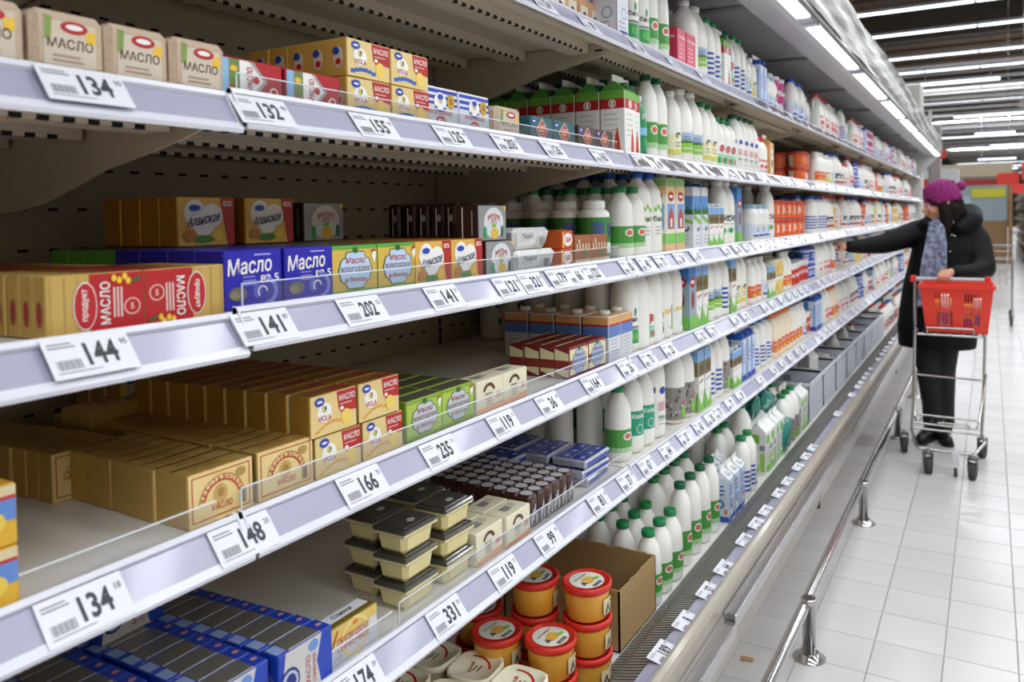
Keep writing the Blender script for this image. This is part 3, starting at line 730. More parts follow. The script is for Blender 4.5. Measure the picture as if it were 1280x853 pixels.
@kind('blueupright', 'butter_carton', 'butter', .095, .034, .074)
def _(w, d, h):
    g = Geo(); B1 = M('1c3fae', .36); g.cbox(-d/2, d/2, -w/2, w/2, 0, h, B1, .0015); T = topf(h)
    g.rect(T, -w/2+.018, -d/2+.0002, w/2-.022, d/2-.0002, M('8f8a84', .3, .6), 1); g.rect(T, -w/2+.018, -d/2+.0002, w/2-.022, -d/2+.0022, M('e6e6e8', .3), 2); g.rect(T, -w/2+.001, -d/2+.004, -w/2+.017, d/2-.006, M('8fa3d2', .4), 1); g.oval(T, w/2-.010, 0, .005, .004, M('c88a8a', .4), 1, 8)
    F = front(d); g.shape(F, [(-w/2+.001, .001), (w/2-.022, .001), (w/2-.030, h*.5), (w/2-.020, h-.001), (-w/2+.012, h-.001)], M('c9c6c2', .4), 1)
    g.oval(F, -w/2+.018, h*.42, .017, .020, INKB, 2); g.oval(F, -w/2+.018, h*.42, .014, .016, M('b7bcd6', .4), 3); g.oval(F, -w/2+.019, h*.42, .009, .012, INKB, 4, 10)
    g.text(F, 'МАСЛО', .002, h*.42, .008, M('a8322c', .5), 2, .042, rot=PI/2); g.text(F, 'СЛИВОЧНОЕ', .013, h*.42, .006, M('a8322c', .5), 2, .040, rot=PI/2); g.oval(F, .012, h*.84, .009, .008, M('6c8fd0', .4), 2)
    N = near(w); g.oval(N, 0, h*.45, .009, .014, M('5a6da8', .4), 1)
    return {'': g}
@kind('olive', 'butter_carton', 'butter', .095, .045, .062)
def _(w, d, h):
    g = Geo(); g.cbox(-d/2, d/2, -w/2, w/2, 0, h, M('a39a3c', .42), .002); g.lines(topf(h), -.03, .03, .01, 2, .01, M('8a8230', .4), 1, .003); g.lines(front(d), -.03, .03, .04, 2, .01, M('e6e0b0', .4), 1, .004)
    return {'': g}
@kind('icecarton', 'drink_carton', 'drink', .085, .085, .060)
def _(w, d, h):
    g = Geo(); g.cbox(-d/2, d/2, -w/2, w/2, 0, h, M('d9a82c', .42), .002)
    for F in (front(d), near(w)):
        g.rect(F, -.041, h*.82, .041, h*.98, M('d7c7a0', .4), 1); g.rect(F, -.041, h*.76, .041, h*.82, R_, 1); g.rect(F, -.041, h*.42, .041, h*.76, M('5f86c8', .4), 1); g.oval(F, .008, h*.42, .024, .014, M('e3c34a', .4), 2)
    return {'': g}

# bottles: profile of body, neck, cap
def bottle(key, name, r, h, neck, cap, design, body=MILK, shoulder=.62, cat='bottle', capr=None, waist=0, segs=24, capz=.016, sq=0):
    @kind(key, name, cat, 2*r, 2*r, h)
    def _(w, d, hh):
        g = Geo(); hs = hh*shoulder; hb = hh-capz
        pr = [(r*.80, 0.0), (r*.97, .006), (r, .014)]
        if waist: pr += [(r, hs*.42), (r-waist, hs*.5), (r, hs*.58)]
        pr += [(r, hs), (r*.965, hs+(hb-hs)*.22), (r*.84+neck*.1, hs+(hb-hs)*.48), (r*.42+neck*.55, hs+(hb-hs)*.74), (neck*1.02, hs+(hb-hs)*.90), (neck*.95, hb)]
        g.lathe(pr, body, segs, sq=sq)
        gl = Geo(); design(gl, r, hh, hs)
        gc = Geo(); cr = capr or neck*1.12
        gc.lathe([(cr*.97, hb-.001), (cr, hb+.001), (cr, hh-.002), (cr*.9, hh)], cap, segs)
        return {'bottle_body': g, 'label': gl, 'cap': gc} if gl.f else {'bottle_body': g, 'cap': gc}
def band(g, R, z0, z1, mat, l=1): g.rect(R, -R.r*2.6, z0, R.r*2.6, z1, mat, l)
def des(fn):
    def f(g, r, h, hs): fn(g, Round(r*1.016, 0, -.35), r, h, hs)
    return f
def d_none(g, r, h, hs): pass
@des
def d_greenband(g, R, r, h, hs):
    band(g, R, h*.14, h*.44, M('4f9a45', .4)); band(g, R, h*.14, h*.20, M('a9cf9a', .4), 2); g.oval(R, 0, h*.35, r*.42, h*.055, W_, 3); g.oval(R, 0, h*.35, r*.3, h*.035, M('d66a5c', .4), 4)
@des
def d_tealband(g, R, r, h, hs):
    band(g, R, h*.22, h*.52, M('1f9a77', .4)); g.text(R, 'Кефир', 0, h*.45, h*.07, W_, 3, r*1.3); g.ring(R, 0, h*.30, r*.3, r*.34, W_, 3)
@des
def d_bio(g, R, r, h, hs):
    g.text(R, 'био', -.1*r, h*.38, h*.06, M('3d4a44', .5), 2, r*.9); g.oval(R, .1*r, h*.46, .12*r, .012, G_, 2, 8); g.rect(R, -r*.6, h*.10, r*.55, h*.26, G_, 2); g.oval(R, 0, h*.18, r*.3, .010, LG, 3, 8); g.rect(R, -r*.6, h*.27, r*.55, h*.30, GREY, 2)
@des
def d_meadow(g, R, r, h, hs):
    band(g, R, h*.30, h*.42, M('a9bcd6', .4)); band(g, R, h*.16, h*.30, M('8ec24e', .4)); band(g, R, h*.285, h*.315, M('3f6a35', .4), 2)
    g.ring(R, r*.7, h*.42, .006, .011, INKB, 3, 8, .5, 4.5); g.lines(R, -r*.6, r*.3, h*.37, 2, .008, INKB, 3, .002); g.lines(R, -r*.5, r*.5, h*.22, 1, .01, W_, 3, .003)
@des
def d_yellowfoot(g, R, r, h, hs):
    band(g, R, h*.12, h*.40, M('e9e6c0', .4)); band(g, R, h*.12, h*.19, M('d8cf6c', .4), 2); g.ring(R, 0, h*.38, .005, .010, DARKINK, 3, 8, 0, 4.2); g.lines(R, -.012, .012, h*.29, 2, .01, GREY, 3, .003)
@des
def d_bluestripe(g, R, r, h, hs):
    for i in range(5): g.rect(R, -r*1.6, h*(.12+i*.075), r*.1, h*(.155+i*.075), BL, 1); g.rect(R, r*.95, h*(.12+i*.075), r*1.5, h*(.155+i*.075), BL, 1)
    g.oval(R, r*.5, h*.30, r*.42, h*.12, W_, 2); g.ring(R, r*.5, h*.30, r*.3, r*.38, BL, 3, 12, 2.6, 6.0); g.oval(R, r*.5, h*.34, r*.16, h*.04, M('9a8a70', .5), 3, 8); g.rect(R, r*.2, h*.12, r*.8, h*.16, G_, 3)
@des
def d_redcircle(g, R, r, h, hs):
    g.ring(R, 0, h*.40, r*.28, r*.4, R_, 2, 14, -.6, 4.6); g.rect(R, -r*.12, h*.36, r*.12, h*.44, R_, 2); band(g, R, h*.12, h*.30, M('9fd3b8', .4)); g.oval(R, .2*r, h*.18, r*.3, .010, R_, 2, 8); g.rect(R, -r*.7, h*.14, -r*.3, h*.24, G_, 2)
@des
def d_green6(g, R, r, h, hs):
    g.shape(R, [(-r*.5, h*.32), (r*.5, h*.42), (r*.5, h*.10), (r*.1, h*.14)], M('1f8a4c', .4), 2); g.text(R, '6%', 0, h*.34, h*.06, YE, 3, r*.7); g.lines(R, -.01, .012, h*.24, 2, .012, W_, 3, .004); g.lines(R, -r*1.4, -r*.8, h*.4, 4, .012, GREY, 1, .002)
@des
def d_cow(g, R, r, h, hs):
    band(g, R, h*.06, h*.48, M('8d8882', .45)); rr = random.Random(4)
    for i in range(26): g.oval(R, rr.uniform(-r*1.4, r*1.4), h*rr.uniform(.09, .45), r*rr.uniform(.07, .16), h*rr.uniform(.01, .03), M('514c48', .5) if i % 2 else M('c2beb8', .5), 2, 7)
    g.shape(R, [(-.1*r, h*.12), (r*.8, h*.12), (r*.8, h*.44), (.2*r, h*.36)], M('cfccc8', .4), 3); g.text(R, 'Молоко', .36*r, h*.30, h*.04, R_, 4, r*.75, rot=.5); g.rect(R, -.1*r, h*.09, .3*r, h*.22, LG, 4); g.rect(R, .55*r, h*.08, .8*r, h*.13, R_, 4)
@des
def d_green_all(g, R, r, h, hs):
    band(g, R, h*.02, h*.10, M('177347', .4)); band(g, R, h*.36, h*.48, M('7fb8dc', .4)); g.text(R, '1 АКТ', 0, h*.66, h*.09, W_, 2, r*1.2, rot=.1); g.oval(R, 0, h*.27, r*.7, h*.06, M('2f9e57', .4), 1)
@des
def d_leaf(g, R, r, h, hs):
    g.text(R, 'био', 0, h*.44, h*.07, M('4f6a3a', .5), 2, r*1.0)
    for a, b in ((-.3, .55), (0, .58), (.35, .54)): g.oval(R, a*r, h*b, r*.12, h*.03, LG, 2, 8, .5)
    g.ring(R, -.5*r, h*.3, r*.5, r*.62, LG, 2, 10, 2, 4.4); g.ring(R, .3*r, h*.3, r*.5, r*.62, G_, 2, 10, -1.1, 1.1); g.lines(R, -.012, .012, h*.34, 3, .010, GREY, 2, .002)
@des
def d_bluelogo(g, R, r, h, hs):
    g.oval(R, .1*r, h*.52, r*.3, h*.04, BL, 2); g.rect(R, -r*1.5, h*.50, -r*.5, h*.56, INKB, 1); g.rect(R, -.3*r, h*.30, .3*r, h*.40, M('d8a8a8', .4), 2); g.lines(R, -.3*r, .4*r, h*.25, 3, .012, GREY, 2, .002); g.rect(R, -.3*r, h*.22, .3*r, h*.235, G_, 2)
@des
def d_redprint(g, R, r, h, hs):
    g.text(R, 'Снежок', 0, h*.40, h*.08, M('d65a66', .5), 2, r*1.4); g.oval(R, 0, h*.24, r*.35, h*.05, M('d65a66', .5), 2); g.lines(R, -.01, .01, h*.14, 2, .01, R_, 2, .003)
@des
def d_softblue(g, R, r, h, hs):
    band(g, R, h*.10, h*.46, M('d4dde8', .4)); g.oval(R, 0, h*.3, r*.5, h*.07, M('88aed6', .4), 2); g.rect(R, -.4*r, h*.12, .5*r, h*.17, BL, 2); g.oval(R, .3*r, h*.38, r*.2, .01, YE, 3, 8)
@des
def d_orangelbl(g, R, r, h, hs):
    g.rect(R, -.9*r, h*.14, .9*r, h*.40, M('d96a35', .4), 1); g.text(R, 'йогурт', 0, h*.32, h*.05, W_, 2, r*1.1); g.oval(R, 0, h*.20, r*.4, h*.035, YE, 2)
@des
def d_darkcheck(g, R, r, h, hs):
    g.rect(R, -.7*r, h*.22, .8*r, h*.44, W_, 1); g.rect(R, -.4*r, h*.26, .5*r, h*.40, DARKINK, 2); g.rect(R, -.1*r, h*.28, .2*r, h*.34, W_, 3); g.rect(R, -.9*r, h*.12, .9*r, h*.17, R_, 2)
@des
def d_text6(g, R, r, h, hs):
    g.text(R, 'бб', 0, h*.42, h*.10, DARKINK, 2, r*1.2); g.oval(R, -.2*r, h*.22, r*.25, h*.045, G_, 2, 8); g.oval(R, .5*r, h*.22, r*.12, h*.03, G_, 2, 8); g.lines(R, -.4*r, .5*r, h*.33, 1, .01, GREY, 2, .002)
bottle('gb', 'milk_bottle', .034, .245, .0155, CAPDG, d_greenband)
bottle('gb2', 'kefir_bottle', .033, .205, .0155, CAPG, d_greenband)
bottle('plainbig', 'milk_bottle', .046, .245, .017, CAPW, d_none)
bottle('plaing', 'milk_bottle', .043, .245, .017, CAPG, d_none)
bottle('bio', 'kefir_bottle', .038, .235, .016, CAPW, d_bio)
bottle('bioblue', 'milk_bottle', .041, .235, .016, CAPB, d_leaf)
bottle('meadow', 'milk_bottle', .046, .245, .019, CAPW, d_meadow, shoulder=.52)
bottle('yellowf', 'milk_bottle', .036, .225, .015, CAPG, d_yellowfoot)
bottle('yellowfw', 'milk_bottle', .036, .225, .015, CAPW, d_yellowfoot)
bottle('stripe', 'milk_bottle', .036, .225, .016, CAPG, d_bluestripe)
bottle('stripeblue', 'sour_milk_bottle', .044, .205, .022, CAPB, d_bluestripe, shoulder=.7)
bottle('redc', 'kefir_bottle', .035, .190, .0155, CAPG, d_redcircle)
bottle('redcdark', 'milk_bottle', .040, .225, .018, CAPDG, d_redcircle, body=M('cdd3cf', .2, coat=.5))
bottle('g6', 'kefir_bottle', .042, .240, .017, CAPW, d_green6)
bottle('cow', 'milk_bottle', .042, .240, .017, CAPG, d_cow)
bottle('teal', 'kefir_bottle', .037, .225, .016, CAPW, d_tealband)
bottle('bluecapbig', 'milk_bottle', .044, .270, .020, CAPB, d_bluelogo)
bottle('greenyog', 'yogurt_bottle', .028, .175, .013, CAPW, d_green_all, body=M('1f8a55', .35, coat=.3), shoulder=.66)
bottle('bluelogo', 'milk_bottle', .037, .225, .017, CAPDG, d_bluelogo)
bottle('small', 'sour_cream_bottle', .036, .200, .0165, CAPG, d_none, shoulder=.56)
bottle('smallg', 'kefir_bottle', .036, .200, .0165, CAPG, d_greenband, shoulder=.56)
bottle('redcap', 'yogurt_bottle', .030, .165, .014, CAPR, d_redprint)
bottle('softb', 'yogurt_bottle', .036, .185, .018, CAPW, d_softblue)
bottle('softy', 'yogurt_bottle', .034, .180, .016, CAPW, d_yellowfoot)
bottle('jar', 'yogurt_jar', .044, .150, .034, M('8fb2c8', .35), d_softblue, shoulder=.72, capr=.036)
bottle('or1', 'yogurt_bottle', .036, .195, .018, CAPO, d_orangelbl, body=M('efe0c4', .35))
bottle('or2', 'yogurt_bottle', .036, .185, .018, CAPW, d_orangelbl)
@des
def d_jar(g, R, r, h, hs):
    band(g, R, h*.08, h*.72, M('3f8a3c', .4)); g.rect(R, -r*.9, h*.34, -r*.1, h*.64, M('4a5f8a', .4), 2); g.shape(R, [(.2*r, h*.62), (.2*r, h*.46), (.42*r, h*.36), (.62*r, h*.46), (.62*r, h*.62)], INKB, 2); g.rect(R, .1*r, h*.12, .8*r, h*.30, M('dfe6da', .4), 2)
bottle('gc', 'kefir_bottle', .037, .192, .0165, CAPG, d_greenband, shoulder=.58)
bottle('wide', 'cream_jar', .040, .152, .027, CAPW, d_jar, shoulder=.78, capr=.029, capz=.02)
bottle('textb', 'milk_bottle', .040, .235, .020, CAPW, d_text6)
bottle('bluecap', 'milk_bottle', .036, .205, .018, CAPB, d_softblue)
bottle('dark', 'milk_bottle', .040, .22, .02, CAPR, d_darkcheck, shoulder=.7)
bottle('canister', 'milk_bottle', .046, .26, .02, CAPW, d_text6, body=M('e4ded0', .35))
def jug(key, cap, design, h=.215, cat='bottle'):
    @kind(key, 'milk_jug', cat, .11, .09, h)
    def _(w, d, hh):
        g = Geo(); g.lathe([(.044, 0), (.052, .01), (.053, hh*.52), (.048, hh*.66), (.034, hh*.80), (.018, hh*.90), (.017, hh-.014)], MILK, 16, sx=.85, sy=1.0, sq=.25)
        g.path([(0, -.030, hh*.80), (0, -.050, hh*.78), (0, -.054, hh*.62), (0, -.046, hh*.5)], .007, MILK, 8)
        gl = Geo(); design(gl, .0525, hh, hh*.5)
        gc = Geo(); gc.lathe([(.020, hh-.016), (.021, hh-.002), (.018, hh)], cap, 14)
        return {'jug_body': g, 'label': gl, 'cap': gc}
jug('jugr', CAPR, d_redprint); jug('jugb', CAPB, d_softblue); jug('jugd', CAPR, d_darkcheck); jug('jugw', CAPW, d_redprint); jug('jugbb', CAPB, d_darkcheck)

def brik(key, w0, h0, base, deco, capm=CAPW, roof='plain', cat='carton', name='milk_carton'):
    @kind(key, name, cat, w0, w0, h0)
    def _(w, d, h):
        g = Geo()
        if roof == 'gable':
            hb = h*.80; g.cbox(-d/2, d/2, -w/2, w/2, 0, hb, base, .001)
            tm = deco(None, None, w, h)
            vs = [(-d/2, -w/2, hb), (d/2, -w/2, hb), (d/2, w/2, hb), (-d/2, w/2, hb), (-.002, -w/2+.004, h*.925), (-.002, w/2-.004, h*.925), (.002, -w/2+.004, h*.925), (.002, w/2-.004, h*.925)]
            g.add(vs, [(1, 2, 7, 6), (3, 0, 4, 5), (0, 1, 6, 4), (2, 3, 5, 7)], tm)
            g.box(-.0025, .0025, -w/2+.002, w/2-.002, h*.915, h, W_)
            gc = Geo(); gc.lathe([(.013, 0), (.013, .012), (.011, .014)], capm, 14, (d*.27, 0), z=h*.84)
        else:
            g.cbox(-d/2, d/2, -w/2, w/2, 0, h-.012, base, .0015)
            gc = Geo(); gc.lathe([(.015, 0), (.015, .010), (.013, .012)], capm, 14, (d*.10, 0), z=h-.012)
            if roof: g.cbox(-d/2+.001, d/2-.001, -w/2+.001, w/2-.001, h-.020, h-.0118, roof if roof != 'plain' else base, .001)
        deco(g, front(d), w, h); deco(g, near(w), d, h)
        return {'carton_body': g, 'cap': gc} if capm else {'carton_body': g}
def dk(fn): return fn
def k_red14(g, F, w, h):
    if g is None: return M('4f9a3c', .4)
    g.rect(F, -w/2+.001, .002, w/2-.001, h*.58, W_, 1); g.rect(F, -w/2+.001, h*.58, w/2-.001, h*.70, R_, 1); g.rect(F, -w/2+.001, h*.70, w/2-.001, h*.795, M('6cb13f', .4), 1)
    g.ring(F, 0, h*.64, .008, .011, W_, 2); g.rect(F, -.004, h*.61, .004, h*.67, W_, 2); g.lines(F, -.024, .024, h*.52, 5, .014, M('c5c5bf', .4), 2, .003); g.shape(F, [(.002, .004), (.024, .004), (.020, h*.2), (.014, h*.36), (.006, h*.2)], M('c8452f', .5), 3); g.rect(F, -w/2+.001, .002, w/2-.001, .010, LG, 4)
brik('g14', .070, .215, W_, k_red14, CAPDG, 'gable')
def k_cow2(g, F, w, h):
    if g is None: return M('5f9fd8', .4)
    t = h-.014
    g.rect(F, -w/2+.001, t*.82, w/2-.001, t-.001, M('7fb0e0', .4), 1); g.rect(F, -w/2+.001, t*.58, w/2-.001, t*.82, M('7a6a3a', .5), 1)
    for a in (-.4, -.1, .25): g.oval(F, a*w, t*.70, w*.09, t*.06, M('4a3020', .5) if a else W_, 2, 8)
    g.rect(F, -w/2+.001, .002, w/2-.001, t*.58, W_, 1); g.text(F, 'Молоко', 0, t*.50, t*.055, R_, 2, w*.62, rot=.25)
    g.shape(F, [(-w/2+.001, .002), (w/2-.001, .002), (w/2-.001, t*.34), (0, t*.10), (-w/2+.001, t*.26)], M('7cc243', .4), 2); g.text(F, '2,5', 0, t*.30, t*.06, LG, 3, w*.3)
brik('cowbrik', .060, .215, M('dfe6ea', .4), k_cow2, CAPW, M('7fb0e0', .4))
brik('cowsmall', .055, .15, M('dfe6ea', .4), k_cow2, CAPW, M('7fb0e0', .4))
def k_redcirc(g, F, w, h):
    if g is None: return M('5f9fd8', .4)
    t = h-.014; g.rect(F, -w/2+.001, t*.72, w/2-.001, t-.001, M('3a86cf', .4), 1); g.rect(F, -w/2+.001, t*.12, w/2-.001, t*.72, M('9aa7b4', .4), 1); g.oval(F, 0, t*.72, w*.38, t*.09, R_, 2); g.oval(F, 0, t*.72, w*.25, t*.03, W_, 3)
    g.oval(F, .002, t*.45, w*.22, t*.14, M('8a3b34', .5), 2); g.rect(F, -w/2+.001, .002, w/2-.001, t*.2, LG, 3)
brik('redcbrik', .060, .225, M('3a86cf', .4), k_redcirc, CAPW, M('3a86cf', .4))
def k_village(g, F, w, h):
    if g is None: return M('efe8d4', .4)
    t = h-.014; g.rect(F, -w/2+.001, t*.78, w/2-.001, t*.9, M('e9c58a', .4), 1); g.rect(F, -w/2+.001, t*.9, w/2-.001, t-.001, M('8bc06a', .4), 1); g.oval(F, 0, t*.76, w*.34, t*.07, R_, 2); g.oval(F, 0, t*.76, w*.22, t*.02, W_, 3)
    g.rect(F, -w*.4, t*.32, w*.4, t*.66, M('6fa3d6', .4), 1); g.shape(F, [(-w*.3, t*.32), (w*.3, t*.32), (w*.3, t*.5), (0, t*.62), (-w*.3, t*.5)], M('b5483a', .5), 2); g.rect(F, -w*.1, t*.34, w*.1, t*.46, W_, 3); g.rect(F, -w/2+.001, t*.12, w/2-.001, t*.26, M('7fc45c', .4), 1); g.rect(F, -w/2+.001, .002, w/2-.001, t*.12, M('e0b88c', .4), 1)
brik('village', .078, .235, M('ece6d6', .4), k_village, CAPW, M('d7e0c4', .4))
def k_forest(g, F, w, h):
    if g is None: return M('3a6fc0', .4)
    t = h-.014; g.rect(F, -w/2+.001, t*.60, w/2-.001, t*.86, M('5b97d6', .4), 1); g.rect(F, -w/2+.001, t*.56, w/2-.001, t*.64, M('2f7a3a', .4), 2)
    for a, s in ((-.3, 1.), (-.1, .7), (.25, .9)): g.shape(F, [(a*w-.007, t*.58), (a*w+.007, t*.58), (a*w, t*(.60+.14*s))], DG, 3)
    g.shape(F, [(-w/2+.001, t*.50), (w/2-.001, t*.40), (w/2-.001, t*.45), (-w/2+.001, t*.57)], LG, 4); g.ring(F, .15*w, t*.34, .006, .011, INKB, 3, 10, 2.8, 6.8); g.lines(F, -.2*w, .4*w, t*.22, 3, .012, GREY, 2, .002)
brik('forest', .072, .215, M('dcdde2', .4), k_forest, CAPB, M('e6e8ec', .4))
def k_orangetop(g, F, w, h):
    if g is None: return M('e0a060', .4)
    t = h-.014; g.rect(F, -w/2+.001, t*.84, w/2-.001, t-.001, M('e0a866', .4), 1); g.rect(F, -w/2+.001, t*.80, w/2-.001, t*.84, R_, 2); g.rect(F, -w/2+.001, t*.56, w/2-.001, t*.80, M('5c82c4', .4), 1); g.rect(F, -w/2+.001, .002, w/2-.001, t*.56, M('d6d8dc', .4), 1)
    g.lines(F, -w*.36, w*.36, t*.50, 8, .009, M('9fa6b2', .4), 2, .002)
brik('orangetop', .072, .130, M('d6d8dc', .4), k_orangetop, CAPW, M('e2aa68', .4))
def k_bluewhite(g, F, w, h):
    if g is None: return M('dfe3ea', .4)
    t = h*.8; g.rect(F, -w/2+.001, .002, w/2-.001, t*.14, M('1f4fa8', .4), 1); g.ring(F, 0, t*.42, .009, .016, M('3f74bd', .4), 2); g.lines(F, -w*.35, w*.35, t*.85, 3, .014, BL, 2, .005); g.rect(F, -w/2+.001, .002, -w/2+.006, t-.002, M('3f74bd', .4), 2); g.oval(F, .3*w, t*.25, .006, .01, OR, 3, 8)
brik('bluegable', .066, .185, M('cfdae8', .4), k_bluewhite, CAPW, 'gable')
def k_greenwhite(g, F, w, h):
    if g is None: return M('e6e8e2', .4)
    t = h*.8; g.rect(F, -w*.42, t*.72, w*.1, t*.92, LG, 1); g.rect(F, w*.14, t*.06, w*.42, t*.5, M('9fcf5c', .4), 1); g.rect(F, -w*.42, t*.06, w*.08, t*.22, LG, 1); g.lines(F, -w*.4, w*.05, t*.64, 5, .013, GREY, 1, .004); g.rect(F, w*.12, t*.56, w*.42, t*.68, GREY, 1)
brik('greengable', .070, .215, M('e8e9e4', .4), k_greenwhite, None, 'gable')
def k_purple(g, F, w, h):
    if g is None: return M('3d3a78', .4)
    t = h*.8; g.rect(F, -w/2+.001, t*.02, w/2-.001, t*.90, M('dcdfe8', .4), 1); g.ring(F, .1*w, t*.45, .012, .016, M('7fa8c8', .4), 2); g.lines(F, -w*.35, w*.35, t*.3, 4, .012, GREY, 2, .003); g.rect(F, -w*.2, t*.1, w*.4, t*.16, BL, 2)
brik('purple', .070, .19, M('3d3a78', .4), k_purple, None, 'gable')
def k_pink(g, F, w, h):
    if g is None: return M('d8344f', .4)
    g.text(F, 'Коктейль', 0, h*.72, h*.09, W_, 1, w*.8); g.lines(F, -w*.36, w*.3, h*.55, 5, .013, M('f0a8b4', .4), 1, .004)
brik('pink', .080, .130, M('d43a5a', .4), k_pink, None, None, name='dessert_carton')
def k_orangecarton(g, F, w, h):
    if g is None: return M('e3a55c', .4)
    t = h*.8; g.rect(F, -w*.32, t*.12, w*.32, t*.8, M('efe9dc', .4), 1); g.oval(F, 0, t*.4, w*.18, t*.12, DARKINK, 2, 8); g.rect(F, -w*.2, t*.62, w*.2, t*.72, M('88b8c8', .4), 2)
brik('orangec', .070, .185, M('e3ad6a', .4), k_orangecarton, None, 'gable')
brik('tealc', .066, .20, M('14705f', .35), k_greenwhite if False else (lambda g, F, w, h: M('14705f', .35) if g is None else g.lines(F, -w*.3, w*.3, h*.6, 4, .02, M('9fd3c8', .4), 1, .005)), None, 'gable')
brik('bluec', .060, .205, M('dfe6f0', .4), lambda g, F, w, h: M('2a5fb8', .4) if g is None else (g.rect(F, -w/2+.001, .002, -w*.2, h*.78, M('3f7fd0', .4), 1), g.rect(F, w*.2, h*.1, w*.4, h*.7, M('6fb0e4', .4), 1), g.rect(F, -w/2+.001, .002, w/2-.001, h*.12, BL, 2), g.lines(F, -w*.15, w*.15, h*.6, 4, .015, R_, 1, .006)), CAPB, 'gable')
brik('ryaz', .058, .105, M('e8b080', .4), lambda g, F, w, h: None if g is None else (g.rect(F, -w*.35, h*.2, w*.35, h*.7, M('f1ead8', .4), 1), g.oval(F, 0, h*.45, w*.2, h*.12, BRN, 2, 8)), None, None, name='dessert_carton')

def tub(key, name, r, h, base, lid, lidtop, side, cat='tub', sq=0.0, label=True):
    @kind(key, name, cat, 2*r, 2*r, h)
    def _(w, d, hh):
        g = Geo(); g.lathe([(r*.78, 0), (r*.82, .003), (r*.92, hh-.012), (r*.92, hh-.008)], base, 22, sq=sq)
        gl = Geo(); gl.lathe([(r*.95, hh-.016), (r, hh-.013), (r, hh-.002), (r*.95, hh), (r*.90, hh), (r*.88, hh-.0025), (r*.02, hh-.0025)], lid, 22, sq=sq)
        out = {'tub_body': g, 'lid': gl}
        pr = Geo(); lidtop(pr, r, hh-.0025); side(pr, Round(r*.935, 0, -.35), r, hh)
        if pr.f: out['label'] = pr
        return out
def lt_disc(g, r, z):
    F = Face((0, 0, z+.0002), (0, 1, 0), (-1, 0, 0)); g.oval(F, 0, 0, r*.70, r*.70, M('dcdcd2', .4), 1, 24); g.oval(F, -.0, -r*.05, r*.34, r*.26, M('d9ab48', .4), 2, 8, .3); g.shape(F, [(-r*.5, -r*.2), (-r*.2, -r*.2), (-r*.35, r*.05)], M('4a4f5a', .4), 3)
    g.text(F, 'СЫР ПЛАВЛЕНЫЙ', 0, r*.34, r*.12, M('5a5a50', .5), 2, r*.8); g.barcode(F, -r*.3, r*.3, -r*.6, -r*.42, DARKINK, 2, 10); g.rect(F, r*.2, -r*.3, r*.5, -r*.12, LG, 2)
def sd_maple(g, R, r, h):
    g.rect(R, r*.1, h*.18, r*1.3, h*.62, M('d9c9a0', .4), 1); g.shape(R, [(r*.2, h*.22), (r*.55, h*.22), (r*.38, h*.5)], M('3a3f4c', .4), 2); g.lines(R, r*.6, r*1.2, h*.52, 3, .010, M('8a5a34', .5), 2, .004); g.rect(R, r*.1, h*.14, r*1.3, h*.18, M('7a2a22', .4), 2)
def no_side(g, R, r, h): pass
tub('cheesetub', 'cheese_tub', .0565, .078, M('e9ab3f', .35, coat=.3), M('cf2b21', .35), lt_disc, sd_maple)
def lt_swoosh(g, r, z):
    F = Face((0, 0, z+.0002), (0, 1, 0), (-1, 0, 0)); g.ring(F, -r*.25, r*.25, r*.86, r*.96, R_, 1, 12, -1.25, .25); g.text(F, 'Мягкий', -r*.1, r*.15, r*.2, M('b0413f', .5), 1, r*.7, rot=.3); g.lines(F, -r*.3, r*.2, -r*.02, 2, r*.18, DARKINK, 1, r*.06)
tub('softtub', 'soft_cheese_tub', .052, .060, M('e6dcb8', .35, coat=.3), M('ebe5c8', .35), lt_swoosh, no_side, sq=.35)
def sd_orange(g, R, r, h):
    g.rect(R, -r*1.6, h*.05, r*1.6, h*.85, M('df6426', .4), 1); g.oval(R, 0, h*.5, r*.6, h*.22, W_, 2); g.oval(R, r*.9, h*.5, r*.25, h*.2, M('5a2a6a', .4), 2, 8)
tub('orangetub', 'yogurt_bucket', .050, .085, M('e4e2dc', .4), M('c8372a', .4), lambda g, r, z: None, sd_orange)
def sd_pink(g, R, r, h): g.rect(R, -r*1.6, h*.15, r*1.6, h*.7, M('cf2f87', .4), 1); g.oval(R, 0, h*.42, r*.5, h*.16, M('e989bb', .4), 2, 8)
tub('pinktub', 'yogurt_tub', .048, .062, M('e6dde2', .4), M('e6e2e2', .4), lambda g, r, z: None, sd_pink)
def sd_yel(g, R, r, h): g.rect(R, -r*1.6, h*.1, r*1.6, h*.8, M('e6d07a', .4), 1); g.oval(R, 0, h*.4, r*.6, h*.2, M('d98a2c', .4), 2)
tub('yeltub', 'yogurt_bucket', .046, .080, M('e8e2c4', .4), M('e9e4d4', .4), lambda g, r, z: None, sd_yel)
def sd_red(g, R, r, h): g.rect(R, -r*1.2, h*.12, r*1.2, h*.75, M('c22f2a', .4), 1); g.text(R, 'сливки', 0, h*.5, h*.14, W_, 2, r*1.2)
tub('redtub', 'cream_cup', .040, .120, M('e8e6e2', .4), M('e9e9e6', .4), lambda g, r, z: None, sd_red)
def sd_blue(g, R, r, h): g.rect(R, -r*1.6, h*.15, r*1.6, h*.7, M('2a54b8', .4), 1); g.lines(R, -r*.5, r*.5, h*.55, 2, h*.15, W_, 2, h*.06)
tub('bluetub', 'sour_cream_cup', .044, .09, M('e8e8ea', .4), M('2a50b4', .4), lambda g, r, z: None, sd_blue)
